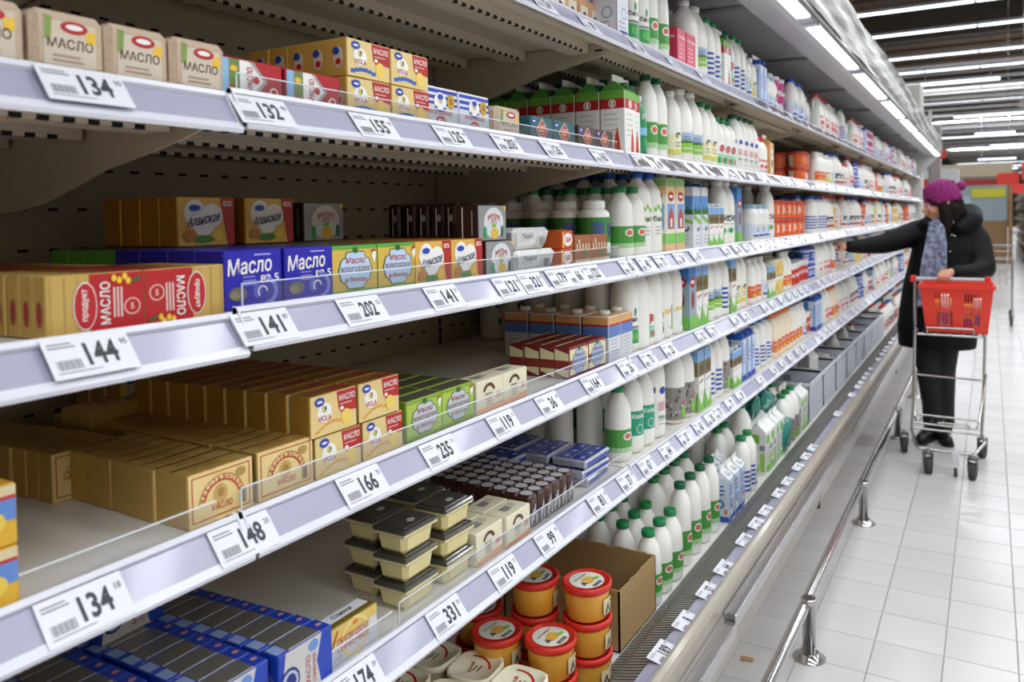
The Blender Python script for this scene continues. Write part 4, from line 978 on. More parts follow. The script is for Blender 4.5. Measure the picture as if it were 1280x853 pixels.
@kind('dessert', 'spread_box', 'spread', .088, .072, .0465)
def _(w, d, h):
    g = Geo(); Y = M('e2d391', .32, coat=.5)
    g.cbox(-d/2+.004, d/2-.004, -w/2+.004, w/2-.004, 0, h-.006, Y, .009, taper=.10)
    g.box(-d/2+.001, d/2-.001, -w/2+.001, w/2-.001, h-.012, h-.008, M('d9cfa4', .3))
    l = Geo(); DK = M('4d4a44', .2, .2, coat=.6)
    l.cbox(-d/2, d/2, -w/2, w/2, h-.008, h-.001, DK, .003)
    l.cbox(-d/2+.008, d/2-.008, -w/2+.008, w/2-.008, h-.003, h+.0015, M('43403b', .22, .2, coat=.6), .002)
    s = Geo(); s.oval(Face((0, 0, h+.0017), (0, 1, 0), (-1, 0, 0)), 0, -.012, .010, .007, M('b9b6ac', .4), 1, 10, .3)
    return {'box_body': g, 'lid': l, 'sticker': s}
@kind('curdbar', 'glazed_curd_bar', 'snack', .031, .036, .070)
def _(w, d, h):
    g = Geo(); g.cbox(-d/2, d/2, -w/2, w/2, 0, h, M('4a2a20', .32, bump=(80, 80, 40), bstr=.6), .005)
    rr = random.Random(2); T = Face((0, 0, h+.0005), (0, 1, 0), (-1, 0, 0))
    g.shape(T, [(.0175*math.cos(t)*(.95 if i % 2 else .78), .0165*math.sin(t)*(.95 if i % 3 else .75)) for i, t in enumerate([2*PI*k/7 for k in range(7)])], M('cfcfd8', .3, .1), 2)
    for F in (front(d), near(w)):
        for i in range(4): g.oval(F, (-.009+i*.006), h*(.3+.12*(i % 3)), .003, .014, M('b9b4b4', .35), 2, 7)
    return {'': g}
@kind('foiltray', 'curd_snack_tray', 'snack', .135, .095, .022)
def _(w, d, h):
    g = Geo(); g.cbox(-d/2, d/2, -w/2, w/2, 0, h, M('b9bccb', .2, .2, coat=.8, bump=(40, 40, 40), bstr=.8), .004, taper=.04)
    T = topf(h)
    for i in range(2):
        for j in range(3):
            a = -w/2+.006+j*(w-.010)/3; b = -d/2+.006+i*(d-.010)/2; g.rect(T, a, b, a+(w-.018)/3, b+(d-.018)/2, M('24389c', .25, coat=.5), 1); g.oval(T, a+.018, b+.014, .010, .006, M('8ea0dc', .4), 2, 8)
    F = front(d); g.rect(F, -w/2+.01, h*.3, w/2-.01, h*.7, M('2c42a6', .3), 2)
    return {'': g}
@kind('pouch', 'milk_pouch', 'pouch', .105, .060, .150)
def _(w, d, h):
    g = Geo(); m = M('2a8c80', .25, coat=.5, bump=(30, 30, 30), bstr=.8)
    g.lathe([(.004, 0), (.045, .010), (.052, h*.35), (.046, h*.7), (.030, h*.9), (.026, h)], m, 14, sx=.5, sy=1.0, sq=.2)
    g.box(-.002, .002, -.050, .050, h*.90, h, M('9fd0c8', .3)); g.rect(Face((.027, 0, 0), (0, 1, 0), (0, 0, 1)), -.02, h*.3, .02, h*.55, M('8fc7bb', .3), 1)
    return {'': g}

def proto(key, detail):
    rec = P[key]
    if rec[6] is None:
        parts = rec[5](rec[2], rec[3], rec[4]); rec[6] = {}
        if list(parts) == ['']:
            me = parts[''].mesh(rec[0]); rec[6] = {'one': me, 'parts': None}
        else:
            allg = Geo()
            for gg in parts.values():
                n = len(allg.v); allg.v += gg.v; allg.f += [tuple(n+i for i in f) for f in gg.f]; allg.m += [allg.mi(gg.mats[i]) for i in gg.m]; allg.smooth += gg.smooth
            rec[6] = {'one': allg.mesh(rec[0]), 'parts': {k: gg.mesh(k) for k, gg in parts.items()}}
    return rec[6]
_LC = {}
def product(key, x, y, z, label, group, rz=0.0, detail=True, tilt=None, s=1.0):
    rec = P[key]; pr = proto(key, detail)
    if pr['parts'] and detail:
        o = link(rec[0], None, None, (x, y, z), rz); o.empty_display_size = .02
        for k, me in pr['parts'].items(): link(k, me, o)
    else:
        o = link(rec[0], pr['one'], None, (x, y, z), rz)
    if tilt: o.rotation_euler = (tilt[0], tilt[1], rz)
    if s != 1.0: o.scale = (s, s, s)
    tag(o, label, rec[1], group)
    return o
def bay_of(y):
    k = int((y-BAY0)//BAYW)+1
    return 'nearest' if k <= 0 else NTH[min(k, 18)]
def nth(i): return NTH[i]
def lab(desc, i, j, k, level, y, n, deep, stack):
    bits = [desc]
    if n > 1: bits.append('%s along' % nth(i))
    if deep > 1: bits.append('front row' if j == 0 else '%s row' % nth(j))
    if stack > 1: bits.append('upper' if (k == 1 and stack == 2) else 'lower' if stack == 2 else ('top' if k == stack-1 else 'bottom' if k == 0 else 'middle'))
    s = ', '.join(bits)+', '+SNAME[level]
    key = s
    if _LC.get(key) is not None: s += ' of %s bay' % bay_of(y)
    c = _LC.get(s, 0)
    _LC[key] = 1
    _LC[s] = c+1
    if c: s = s.replace(desc, desc+' in %s batch' % nth(c), 1)
    return s
def run(level, key, desc, px=None, y=None, n=1, deep=1, stack=1, x=FRONT, pitch=None, dp=None, jit=.001, rj=.03, detail=None, z=None, skip=None, sh=None, px2=None, lz=None, tl=0.0):
    """a run of one product: n along the shelf, deep rows back, stacked"""
    rec = P[key]; w, d, h = rec[2:5]
    z0 = SHELF[level]+.0005 if z is None else z
    if y is None: y = along(px, z0+.02, x)
    if px2 is not None:
        n = max(1, int((along(px2, z0+.02, x)-y+.02)/(pitch or w+.003)))
    pitch = pitch or w+.003; dp = dp or d+.002; sh = sh or h+.0008
    grp = desc+' on the '+SNAME[level]+(' near %s bay' % bay_of(y) if y > 1.8 else '')
    for i in range(n):
        for j in range(deep):
            for k in range(stack):
                if skip and skip(i, j, k): continue
                yy = y+pitch*i+w/2+random.uniform(-jit, jit)+tl*j; xx = x-d/2-dp*j+random.uniform(-jit, jit)
                dt = detail if detail is not None else (yy < 4.2 and j < 3)
                product(key, xx, yy, z0+sh*k, lab(desc, i, j, k, level, yy, n, deep, stack), grp, random.uniform(-rj, rj), dt)
    return y+pitch*n

# ------------------------------------------------------------------ products: second shelf (B)
run('B', 'kraft', 'kraft-paper butter brick', y=.356, n=1, deep=2, dp=.107, detail=False)
run('B', 'kraft', 'kraft-wrapped butter brick', px=39, n=3, deep=2, pitch=.0765, dp=.107, rj=.01)
run('B', 'redbox', 'red butter carton with white diamond print', px=274, n=1, deep=5)
run('B', 'redbox', 'red butter carton facing sideways', px=358, n=1, deep=5)
run('B', 'viola', 'yellow butter carton with red shield', px=434, n=2, deep=5, stack=2, rj=.01, dp=.041, skip=lambda i, j, k: i == 1 and j > 2)
run('B', 'striped', 'blue and white striped butter carton', px=529, n=2, deep=4, pitch=.100)
run('B', 'kraft', 'single kraft-wrapped butter brick', px=615, n=1, deep=3, pitch=.14, s=None) if False else product('kraft', -.895, along(638, 1.64)+.0, SHELF['B'], 'pale kraft-wrapped butter brick beside the striped cartons, second shelf', None, 0.0)
bpy.context.scene.collection.objects[-1].scale = (1, 1.22, 1)
run('B', 'teald', 'teal butter carton with red diamond', px=663, n=2, deep=2, pitch=.098)
run('B', 'brownd', 'brown butter carton with red diamond', px=722, n=2, deep=2, pitch=.098)
def gable_row():
    for i, px in enumerate((781, 791)):
        for j in range(7 if i == 0 else 6):
            product('g14', -.875-.074*j-(0.01 if i else 0), along(px, 1.66)+.035+.003*i, SHELF['B'], 'green, red and white milk carton, %s column, %s row, second shelf' % (NTH[i], NTH[j]), 'gable-top milk cartons on the second shelf', random.uniform(-.02, .02))
gable_row()
y = run('B', 'greenyog', 'green yogurt bottle with white cap', px=803, n=1, deep=4, pitch=.062)
y = run('B', 'gb', 'white milk bottle with green band', px=816, n=2, deep=5, pitch=.074)
y = run('B', 'yellowfw', 'cream milk bottle with yellow foot', px=846, n=1, deep=4)
y = run('B', 'meadow', 'white milk bottle with meadow label', px=859, n=2, deep=4, pitch=.096)
y = run('B', 'yellowf', 'slim milk bottle with yellow label', y=y+.005, n=2, deep=4)
y = run('B', 'redc', 'small striped kefir bottle', y=y+.005, n=3, deep=3)
y = run('B', 'bluelogo', 'white milk bottle with blue crest', y=y+.01, n=4, deep=3, pitch=.079)
y = run('B', 'redcap', 'white yogurt bottle with red cap', y=y+.01, n=2, deep=3)
y = run('B', 'orangec', 'orange gable-top dairy carton', y=y+.02, n=1, deep=3)

# top shelf (A)
y = run('A', 'ryaz', 'low dark dessert carton', px=640, n=9, deep=1, pitch=.062, x=-.90)
y = run('A', 'purple', 'white gable carton with purple top', px=771, n=1, deep=3)
y = run('A', 'bio', 'white kefir bottle with small green print', px=790, n=2, deep=3, pitch=.079)
y = run('A', 'gb', 'white milk bottle with green band', px=817, n=2, deep=4, pitch=.082)
y = run('A', 'pink', 'pink dessert carton', px=847, n=2, deep=2)
y = run('A', 'plainbig', 'plain white milk bottle', px=866, n=1, deep=3)
y = run('A', 'meadow', 'white milk bottle with meadow label', y=y, n=1, deep=3)
y = run('A', 'stripe', 'blue striped milk bottle', y=y, n=2, deep=3)
y = run('A', 'g14', 'green-edged milk carton', y=y+.005, n=1, deep=3)
y = run('A', 'redcdark', 'clear bottle with red ring print', y=y, n=1, deep=3)
y = run('A', 'stripe', 'tall blue striped milk bottle', y=y+.005, n=2, deep=3)
y = run('A', 'softb', 'pale blue yogurt bottle', y=y, n=1, deep=2)
y = run('A', 'softy', 'white yogurt bottle with yellow label', y=y+.01, n=1, deep=2)
y = run('A', 'bluec', 'blue and white gable carton', y=y+.02, n=2, deep=2)
yA = run('A', 'jar', 'white yogurt jar', y=y+.02, n=2, deep=2)

# third shelf (C)
def redgold_row():
    for i in range(2):
        for j in range(5):
            product('redgold' if i == 0 else 'redgold2', -.852-.026*j, along(58, 1.37)+.052+.1045*i+(random.uniform(-.001, .001)), SHELF['C']-.005, 'red and gold butter carton, %s of the pair, %s row, third shelf' % (('nearer', 'farther')[i], NTH[j]), 'red and gold butter cartons on the third shelf')
    for i in range(2):
        for j in range(7):
            product('redgold' if i == 0 else 'redgold2', -.985-.026*j, along(58, 1.37)+.0+.1045*i, SHELF['C']-.005, 'red and gold butter carton deep on the third shelf, %s block, %s row' % (('nearer', 'farther')[i], NTH[j]), 'red and gold butter cartons on the third shelf')
redgold_row()
run('C', 'bluemaslo', 'deep blue butter carton with white lettering', px=282, n=2, deep=4, pitch=.0935, rj=.01)
run('C', 'volyel', 'green and yellow butter carton behind the blue cartons', y=.66, x=-1.075, n=2, deep=4)
run('C', 'volyel', 'green and yellow butter carton', px=415, n=2, deep=7, pitch=.0965, rj=.01)
run('C', 'heart', 'gold butter carton with white heart label', px=519, n=2, deep=5, pitch=.100, rj=.01)
run('C', 'heart', 'gold butter carton on the back stack', y=.742, x=-1.06, n=2, deep=4, z=SHELF['C']+.077, pitch=.118, skip=lambda i, j, k: i == 1 and j > 0)
product('silver', -1.09, 1.035, SHELF['C']+.077, 'silver butter carton at the end of the back stack, third shelf', None)
run('C', 'silver', 'silver and brown butter carton', px=608, n=1, deep=4)
product('silver', -.868, along(617, 1.44)+.0, SHELF['C']+.0695, 'silver butter carton stacked on another, beside the dark wrapped bars', None)
run('C', 'darkwrap', 'dark wrapped curd bar pack', px=590, n=1, deep=6, z=SHELF['C']+.0695, x=-.895, rj=.1, pitch=.05)
run('C', 'darkwrap', 'dark wrapped curd bar pack in the lower layer', px=600, n=1, deep=5, x=-.95, rj=.06)
run('C', 'whitefoil', 'white foil cream cheese pack', px=645, n=1, deep=1, stack=2, x=-.835, jit=.006, rj=.06)
run('C', 'whitefoil', 'white foil cheese pack lying behind', px=640, n=1, deep=2, stack=1, x=-.945, jit=.006, rj=.06)
run('C', 'orangebox', 'small orange cheese box', px=702, n=1, deep=1, stack=2, pitch=.06)
run('C', 'orangebox', 'small orange cheese box behind the front pair', px=697, n=1, deep=4, stack=2, x=-.925, pitch=.06)
run('C', 'brownbox', 'brown cocoa drink box', px=718, n=2, deep=3, pitch=.088)
y = run('C', 'wide', 'green and white cream jar', px=752, n=1, deep=6, x=-.85, pitch=.084)
y = run('C', 'gc', 'short kefir bottle with green band', px=768, n=3, deep=6, pitch=.080, x=-.845, skip=lambda i, j, k: i == 0 and j < 3)
y = run('C', 'bioblue', 'white milk bottle with blue cap', px=806, n=2, deep=6, pitch=.084)
y = run('C', 'village', 'large carton with red village picture', px=833, n=2, deep=3, pitch=.082)
y = run('C', 'forest', 'blue-capped carton with forest picture', px=867, n=2, deep=3, pitch=.08)
y = run('C', 'cowsmall', 'small milk carton with cow picture', y=y, n=3, deep=2, pitch=.057)
y = run('C', 'textb', 'white milk bottle with dark dots', y=y+.002, n=2, deep=3)
y = run('C', 'redcbrik', 'narrow carton with red oval', y=y, n=1, deep=2)
y += .16
y = run('C', 'jar', 'foil-topped yogurt jar', px=944, n=3, deep=3, pitch=.092)
y = run('C', 'textb', 'white bottle with green letters', y=y, n=1, deep=3)
y = run('C', 'orangetub', 'orange and white yogurt bucket', y=y+.01, n=2, deep=2, stack=2, pitch=.105)
yC = run('C', 'orangetub', 'orange yogurt bucket in a stack', y=y+.02, n=2, deep=2, stack=2, pitch=.105)

# fourth shelf (D)
run('D', 'icecarton', 'yellow, red and blue carton', y=along(26, 1.10, -.828)-.0855, n=1, deep=2, stack=2, x=-.828, jit=0, detail=True, rj=0, pitch=.09)
def gold_field():
    y1 = along(234, 1.11)
    for j in range(17):
        dy = 0 if j < 8 else -.02-.004*(j-8)
        product('ornate', -.860-.0305*j, y1+.048+dy+random.uniform(-.003, .003)*(j > 0), SHELF['D'], 'ornate gold butter carton, nearer column, %s row, fourth shelf' % NTH[j], 'ornate gold butter cartons', random.uniform(-.02, .02))
        if j < 15: product('ornate', -.860-.031*j, along(322, 1.11)+.048+random.uniform(-.002, .002), SHELF['D'], 'ornate gold butter carton, farther column, %s row, fourth shelf' % NTH[j], 'ornate gold butter cartons', random.uniform(-.02, .02))
gold_field()
P['ornate'][3] = .030
g_o = product('ornate', -1.235, .728, SHELF['D']+.067, 'gold butter carton lying flat on top of the ornate gold cartons', None, .12); g_o.rotation_euler = (0, -PI/2, .12); g_o.location.x = -1.20
y2 = along(391, 1.11)
for i in range(2):
    for j in range(14):
        product('violag', -.860-.040*j, y2+.048+.0955*i+random.uniform(-.001, .002), SHELF['D'], 'gold butter carton with red shield, lower layer, %s column, %s row' % (NTH[i], NTH[j]), 'gold butter cartons with red shields')
        if j < 12: product('violag', -.858-.042*j-(.03 if j > 8 else 0), y2+.040+.0955*i-(.0 if j == 0 else .002*j), SHELF['D']+.061, 'gold butter carton with red shield, upper layer, %s column, %s row' % (NTH[i], NTH[j]), 'gold butter cartons with red shields', random.uniform(-.02, .02))
run('D', 'volgreen', 'green and silver butter carton', px=508, n=2, deep=6, pitch=.0965, rj=.01)
run('D', 'cream', 'cream butter carton', px=596, n=2, deep=1, pitch=.0905, jit=.0003, rj=.0, z=SHELF['D'])
run('D', 'volred', 'dark red and cream butter carton', px=712, n=2, deep=4, pitch=.0945, dp=.040, rj=.02, x=-.835)
for j in range(4):
    for i in range(2): product('orangetop', -.868-.078*j, 1.775+.075*i+.0, SHELF['D'], 'blue carton with orange top and white cap, %s row, %s of the pair, fourth shelf' % (NTH[j], ('nearer', 'farther')[i]), 'orange-topped cartons on the fourth shelf')
for i in range(2): product('canister', -1.33+.078*i, 1.98, SHELF['D'], 'tall cream milk bottle at the back of the fourth shelf, %s' % ('left of the pair', 'right of the pair')[i], 'tall cream bottles at the back')
for i in range(4):
    for j in range(2): product('plainbig', -1.17+.098*i, 1.99+.1*j, SHELF['D'], 'large plain white bottle behind the orange-topped cartons, %s from the wall, %s row' % (NTH[i], NTH[j]), 'large plain bottles on the fourth shelf')
y = run('D', 'bio', 'white kefir bottle with green patch', px=790, n=2, deep=2, pitch=.079)
y = run('D', 'redc', 'small kefir bottle with red ring', px=811, n=2, deep=4, pitch=.074)
y = run('D', 'g6', 'large kefir bottle with green corner', px=833, n=2, deep=4, pitch=.088)
y = run('D', 'redcbrik', 'carton with red oval and blue top', px=862, n=1, deep=3)
y = run('D', 'cowbrik', 'tall milk carton with cow picture', y=y, n=2, deep=3, pitch=.066)
y = run('D', 'meadow', 'white milk bottle with meadow label', y=y, n=2, deep=3, pitch=.096)
y = run('D', 'stripe', 'blue striped milk bottle', y=y, n=1, deep=3)
y = run('D', 'cowbrik', 'dark cow picture carton', y=y, n=1, deep=3, pitch=.075)
y = run('D', 'yellowfw', 'cream milk bottle with yellow label', y=y, n=2, deep=3, pitch=.08)
y = run('D', 'or2', 'orange label yogurt bottle', y=y+.06, n=2, deep=2, pitch=.09)
y = run('D', 'softb', 'pale label yogurt bottle', y=y+.005, n=1, deep=3)
y = run('D', 'cowsmall', 'blue-topped milk carton', y=y, n=2, deep=3)
y = run('D', 'yeltub', 'yellow yogurt bucket', y=y+.01, n=2, deep=2, stack=2, pitch=.096)
y = run('D', 'or2', 'orange and white bottle', y=y, n=2, deep=2)
yD = run('D', 'redtub', 'red and white cream cup', y=y, n=2, deep=3, pitch=.09)

# fifth shelf (E)
y1 = along(256, .83); y2 = along(341, .83)
for j in range(11):
    product('blueupright', -.856-.0355*j, y1+.048-(.0 if j < 6 else .004*(j-5)), SHELF['E'], 'blue butter carton with silver top, nearer column, %s row' % NTH[j], 'blue butter cartons on the fifth shelf', random.uniform(-.015, .015))
    product('blueupright', -.845-.0355*j if j else -.845, y2+.048-.002*j, SHELF['E'], 'blue butter carton with silver top, farther column, %s row' % NTH[j], 'blue butter cartons on the fifth shelf', random.uniform(-.015, .015))
product('blueupright', -1.085, y1+.055, SHELF['E']+.074, 'blue butter carton standing on top of the others', None, .05)
for j in range(8): product('blueupright', -.955-.0355*j, y1-.055, SHELF['E'], 'blue butter carton in the near left column, %s row' % NTH[j], 'blue butter cartons on the fifth shelf', random.uniform(-.015, .015))
for j in range(2): product('olive', -.852-.046*j, along(160, .83)+.03, SHELF['E'], 'olive green butter carton at the near end, %s' % ('front row', 'second row')[j], 'olive cartons on the fifth shelf')
run('E', 'premium', 'silver and gold butter carton', px=410, n=1, deep=1, pitch=.1, rj=0)
for (cx, cy, c) in ((-.877, 1.02, 'left front'), (-.875, 1.125, 'right front'), (-.957, 1.035, 'left back'), (-.955, 1.145, 'right back')):
    for k in range(3): product('dessert', cx, cy, SHELF['E']+.0468*k, 'yellow spread box with dark lid, %s box of the %s stack' % (('bottom', 'middle', 'top')[k], c), 'yellow spread boxes on the fifth shelf', random.uniform(-.03, .03))
run('E', 'cream', 'pale butter carton', px=596, n=1, deep=3, pitch=.1, dp=.054); run('E', 'cream', 'pale butter carton standing farther back', px=633, n=1, deep=2, x=-.835, pitch=.1, dp=.054)
for i in range(6):
    for j in range(8):
        product('curdbar', -.858-.0345*j, 1.385+.0325*i+.004*j*.5, SHELF['E'], 'brown glazed curd bar with silver end, %s column, %s row' % (NTH[i], NTH[j]), 'glazed curd bars packed upright', random.uniform(-.12, .12))
for c, (cx, cy) in enumerate(((-.895, 1.70), (-.995, 1.70), (-1.095, 1.70), (-.905, 1.575+.0), (-1.06, 1.565), (-1.16, 1.66), (-1.25, 1.60))):
    if c == 3: continue
    for k in range(3): product('foiltray', cx+random.uniform(-.004, .004), cy+random.uniform(-.008, .008)+.0, SHELF['E']+.0235*k, 'blue foil tray of curd snacks, %s of stack %s' % (('bottom', 'middle', 'top')[k], ('by the guard', 'second back', 'third back', '', 'behind the brown bars', 'near the wall', 'at the wall')[c]), 'blue foil snack trays', random.uniform(-.08, .08))
for k, (xx, yy, kk) in enumerate(((-.875, 1.88, 'smallg'), (-.90, 1.96, 'smallg'), (-.97, 1.90, 'small'), (-1.04, 1.86, 'small'), (-1.12, 1.88, 'plainbig'), (-1.0, 1.99, 'teal'), (-1.08, 1.98, 'plaing'), (-1.2, 1.93, 'small'))):
    product(kk, xx, yy, SHELF['E'], 'kefir bottle in the cluster by the second joint, %s counted from the guard' % NTH[k], 'kefir bottles by the second joint', k*.3)
y = run('E', 'teal', 'kefir bottle with teal label', px=797, n=1, deep=3, pitch=.078)
y = run('E', 'teal', 'tall kefir bottle with teal label', y=y-.002, n=1, deep=2, pitch=.08)
y = run('E', 'bluecapbig', 'large white bottle with blue cap', y=y, n=1, deep=2, pitch=.09)
y = run('E', 'cow', 'milk bottle with grey cow label', px=850, n=2, deep=1, pitch=.088)
product('gb', -1.25, 2.72, SHELF['E'], 'dark green-banded bottle alone at the back of the fifth shelf', None)
y = run('E', 'cowbrik', 'tall milk carton with cow picture', y=y+.002, n=2, deep=2, pitch=.066)
y = run('E', 'stripe', 'blue striped milk bottle', y=y+.01, n=2, deep=3, pitch=.08)
y = run('E', 'cow', 'milk bottle with cow and tree label', y=y, n=1, deep=3)
y = run('E', 'cowsmall', 'low milk carton with trees', y=y, n=2, deep=2)
y = run('E', 'bluec', 'blue and white gable carton', y=y, n=3, deep=2, pitch=.068)
y = run('E', 'stripeblue', 'round blue striped sour milk bottle', y=y+.02, n=3, deep=2, pitch=.098)
y = run('E', 'or1', 'cream yogurt bottle with orange cap', y=y+.02, n=5, deep=3, pitch=.076)
yE = run('E', 'or2', 'orange label yogurt bottle', y=y, n=3, deep=2)

# the far bays: mixed runs
FARK = {'A': ['pinktub', 'bluecap', 'softb', 'jugr', 'jugw', 'stripe', 'jugb', 'jugr', 'bluec', 'jugd'],
        'B': ['orangetub', 'or2', 'softy', 'bluecap', 'jugbb', 'redcap', 'jugr', 'bluetub', 'jugb', 'jugd', 'softb', 'jugw'],
        'C': ['orangetub', 'bluecap', 'stripeblue', 'jugd', 'yeltub', 'jugr', 'dark', 'softb', 'jugbb'],
        'D': ['redtub', 'bluetub', 'jugr', 'or2', 'jugw', 'dark', 'bluecap', 'yeltub', 'jugd'],
        'E': ['softb', 'redtub', 'bluec', 'jugw', 'or1', 'jugr', 'dark', 'jugd', 'bluetub', 'softy']}
DESC = {'pinktub': 'pink yogurt tub', 'bluecap': 'white bottle with blue cap', 'softb': 'pale blue label yogurt bottle', 'jugr': 'white milk jug with red cap', 'jugw': 'white milk jug with white cap', 'jugb': 'milk jug with blue cap',
        'jugd': 'milk jug with dark check label', 'jugbb': 'blue-capped jug with check label', 'stripe': 'blue striped bottle', 'bluec': 'blue and white carton', 'orangetub': 'orange yogurt bucket', 'or2': 'orange label bottle', 'or1': 'cream bottle with orange cap',
        'softy': 'yellow label yogurt bottle', 'redcap': 'yogurt bottle with red cap', 'bluetub': 'blue sour cream cup', 'stripeblue': 'round blue striped bottle', 'dark': 'bottle with dark check label', 'yeltub': 'yellow yogurt bucket', 'redtub': 'red and white cream cup'}
rr = random.Random(11)
for lv, y in (('A', yA), ('B', along(1013, 1.66)), ('C', yC), ('D', yD), ('E', yE)):
    i = 0; y += .02
    while y < Y1-.25:
        kk = FARK[lv][i % len(FARK[lv])]; w, d, h = P[kk][2:5]
        n = rr.choice((1, 2, 2, 3, 4)); st = 3 if kk == 'pinktub' else 2 if kk in ('orangetub', 'bluetub', 'yeltub') else 1
        if lv == 'D' and y < 5.22 and y+n*w*1.05 > 4.98: n = max(1, int((4.98-y)/(w*1.05))); run(lv, kk, DESC[kk], y=y, n=n, deep=2, stack=st, pitch=w*1.05, jit=.003); y = 5.24; i += 1; continue
        if y+n*w*1.05 > Y1-.1: break
        y = run(lv, kk, DESC[kk], y=y, n=n, deep=2 if y < 8 else 1, stack=st, pitch=w*1.05, detail=y < 4.6, jit=.006, rj=.35, x=FRONT-rr.choice((0, 0, .015, .04)))+rr.choice((.0, .01, .03)); i += 1

# bottom deck (F)
FZ = .3985
for i in range(3):
    for j in range(4):
        for k in range(2):
            product('softtub', -.832-.108*j+.006*i, 1.30-.109*i+random.uniform(-.003, .003), FZ+.061*k, 'white soft cheese tub with red swoosh, %s layer, %s row, %s from grille' % (('lower', 'upper')[k], NTH[i], NTH[j]), 'white soft cheese tubs', random.uniform(-.12, .12))
TB = [(-.797, 1.535, 3, 'right front'), (-.915, 1.505, 3, 'centre'), (-.825, 1.418, 2, 'front'), (-.943, 1.388, 2, 'left'), (-1.04, 1.46, 2, 'back'), (-1.065, 1.345+.0, 1, 'far left')]
TB = TB[:5]
for cx, cy, n, nm in TB:
    for k in range(n): product('cheesetub', cx, cy, FZ+.0785*k, 'orange cheese tub with red lid, %s of the %s stack' % (('bottom', 'second', 'third')[k], nm), 'cheese tubs with red lids', random.uniform(-.3, .3))
# cardboard tray
CB = M('a98a5c', .8, bump=(8, 90, 8), bstr=.15); CBI = M('8e7148', .85)
t = root('cardboard_box', 'open brown cardboard box beside the red-lidded cheese tubs on the bottom deck', 'box', None, (-.945, 1.785, FZ+.001), 0)
bx, by, bh = .165, .115, .150
for nm, (x0, x1, y0_, y1_) in {'side_panel': (bx-.004, bx, -by, by), 'side_panel.001': (-bx, -bx+.004, -by, by), 'end_panel': (-bx, bx, -by, -by+.004), 'end_panel.001': (-bx, bx, by-.004, by)}.items():
    g = Geo(); n = 14
    for i in range(n):                                   # torn, uneven upper edge
        hh = bh+random.uniform(-.003, .002)
        if y1_-y0_ > .01: g.box(x0, x1, y0_+(y1_-y0_)*i/n, y0_+(y1_-y0_)*(i+1)/n, 0, hh, CB)
        else: g.box(x0+(x1-x0)*i/n, x0+(x1-x0)*(i+1)/n, y0_, y1_, 0, hh, CB)
    part(nm.split('.')[0], g, t)
g = Geo(); g.box(-bx, bx, -by, by, 0, .003, CBI); part('bottom_panel', g, t)
for i in range(2):
    product('redcap', -.835-.03*i, 1.80-.05*i, FZ+.030, 'small white yogurt bottle leaning inside the cardboard box, %s' % ('nearer the front', 'behind the other')[i], None, .3, tilt=(.9, .4), s=.6, detail=False)
y = 1.905
for i in range(3):
    for j in range(4): product('smallg', -.815-.085*j, 1.935+.082*i+.02*j, FZ, 'short kefir bottle with green cap behind the cardboard box, %s column, %s row' % (NTH[i], NTH[j]), 'short green-capped bottles on the bottom deck', random.uniform(-.2, .2))
for i in range(4):
    for j in range(5): product('plaing' if j else 'gb', -.822-.092*j, 2.20+.092*i+.015*j, FZ, 'tall milk bottle with green cap, %s column, %s row, bottom deck' % (NTH[i], NTH[j]), 'tall green-capped bottles on the bottom deck', random.uniform(-.2, .2))
for i in range(3):
    for j in range(2): product('bluegable', -.812-.07*j, 2.585+.07*i+.02*j, FZ, 'blue and white gable carton among green-capped bottles, %s along, %s row' % (NTH[i], NTH[j]), 'blue gable cartons on the bottom deck', random.uniform(-.2, .2), tilt=None)
for i in range(2):
    for j in range(4): product('stripe' if j == 0 else 'plaing', -.815-.09*j, 2.83+.085*i, FZ, 'green-capped bottle past the blue cartons, %s column, %s row, bottom deck' % (NTH[i], NTH[j]), 'green-capped bottles past the blue cartons', random.uniform(-.2, .2))
for i in range(2): product('cow', -.87-.09*i, 3.02, FZ+.06, 'large green-capped bottle standing before the green cartons, %s' % ('front one', 'back one')[i], None, .2)
for i in range(4):
    for j in range(3): product('greengable', -.82-.075*j, 3.13+.075*i, FZ, 'white gable carton with green blocks, %s column, %s row, bottom deck' % (NTH[i], NTH[j]), 'green block cartons on the bottom deck', random.uniform(-.1, .1))
for i in range(2):
    for j in range(3): product('tealc', -1.06-.075*j, 2.86+.08*i, FZ, 'dark teal carton deep on the bottom deck, %s column, %s row' % (NTH[i], NTH[j]), 'teal cartons on the bottom deck')
for i, (px_, py_, pz_, a, b) in enumerate(((-.90, 3.30, .22, 1.3, .3), (-.86, 3.46, .20, 1.2, -.5), (-.96, 3.42, .23, 1.4, .8), (-.81, 3.40, 0, 0, 0), (-.81, 3.45, 0, 0, .1), (-1.0, 3.25, .2, 1.2, 1.2))):
    product('pouch', px_, py_, FZ+pz_, 'teal milk pouch %s' % ('lying across the green cartons', 'leaning on the bottle caps', 'slumped behind the other pouches', 'standing at the grille, nearer', 'standing at the grille, farther', 'lying at the back')[i], None, b, tilt=(a if a else 0, .2))
for i in range(3):
    for j in range(4): product('cow' if j == 0 else 'plaing', -.825-.092*j, 3.50+.092*i, FZ, 'tall green-capped bottle by the crates, %s column, %s row' % (NTH[i], NTH[j]), 'green-capped bottles by the crates', random.uniform(-.2, .2))
for i in range(2):
    for j in range(3): product('greengable', -.82-.075*j, 3.79+.074*i, FZ+.0, 'white and green carton by the crates, %s column, %s row' % (NTH[i], NTH[j]), 'green block cartons by the crates', random.uniform(-.1, .1))
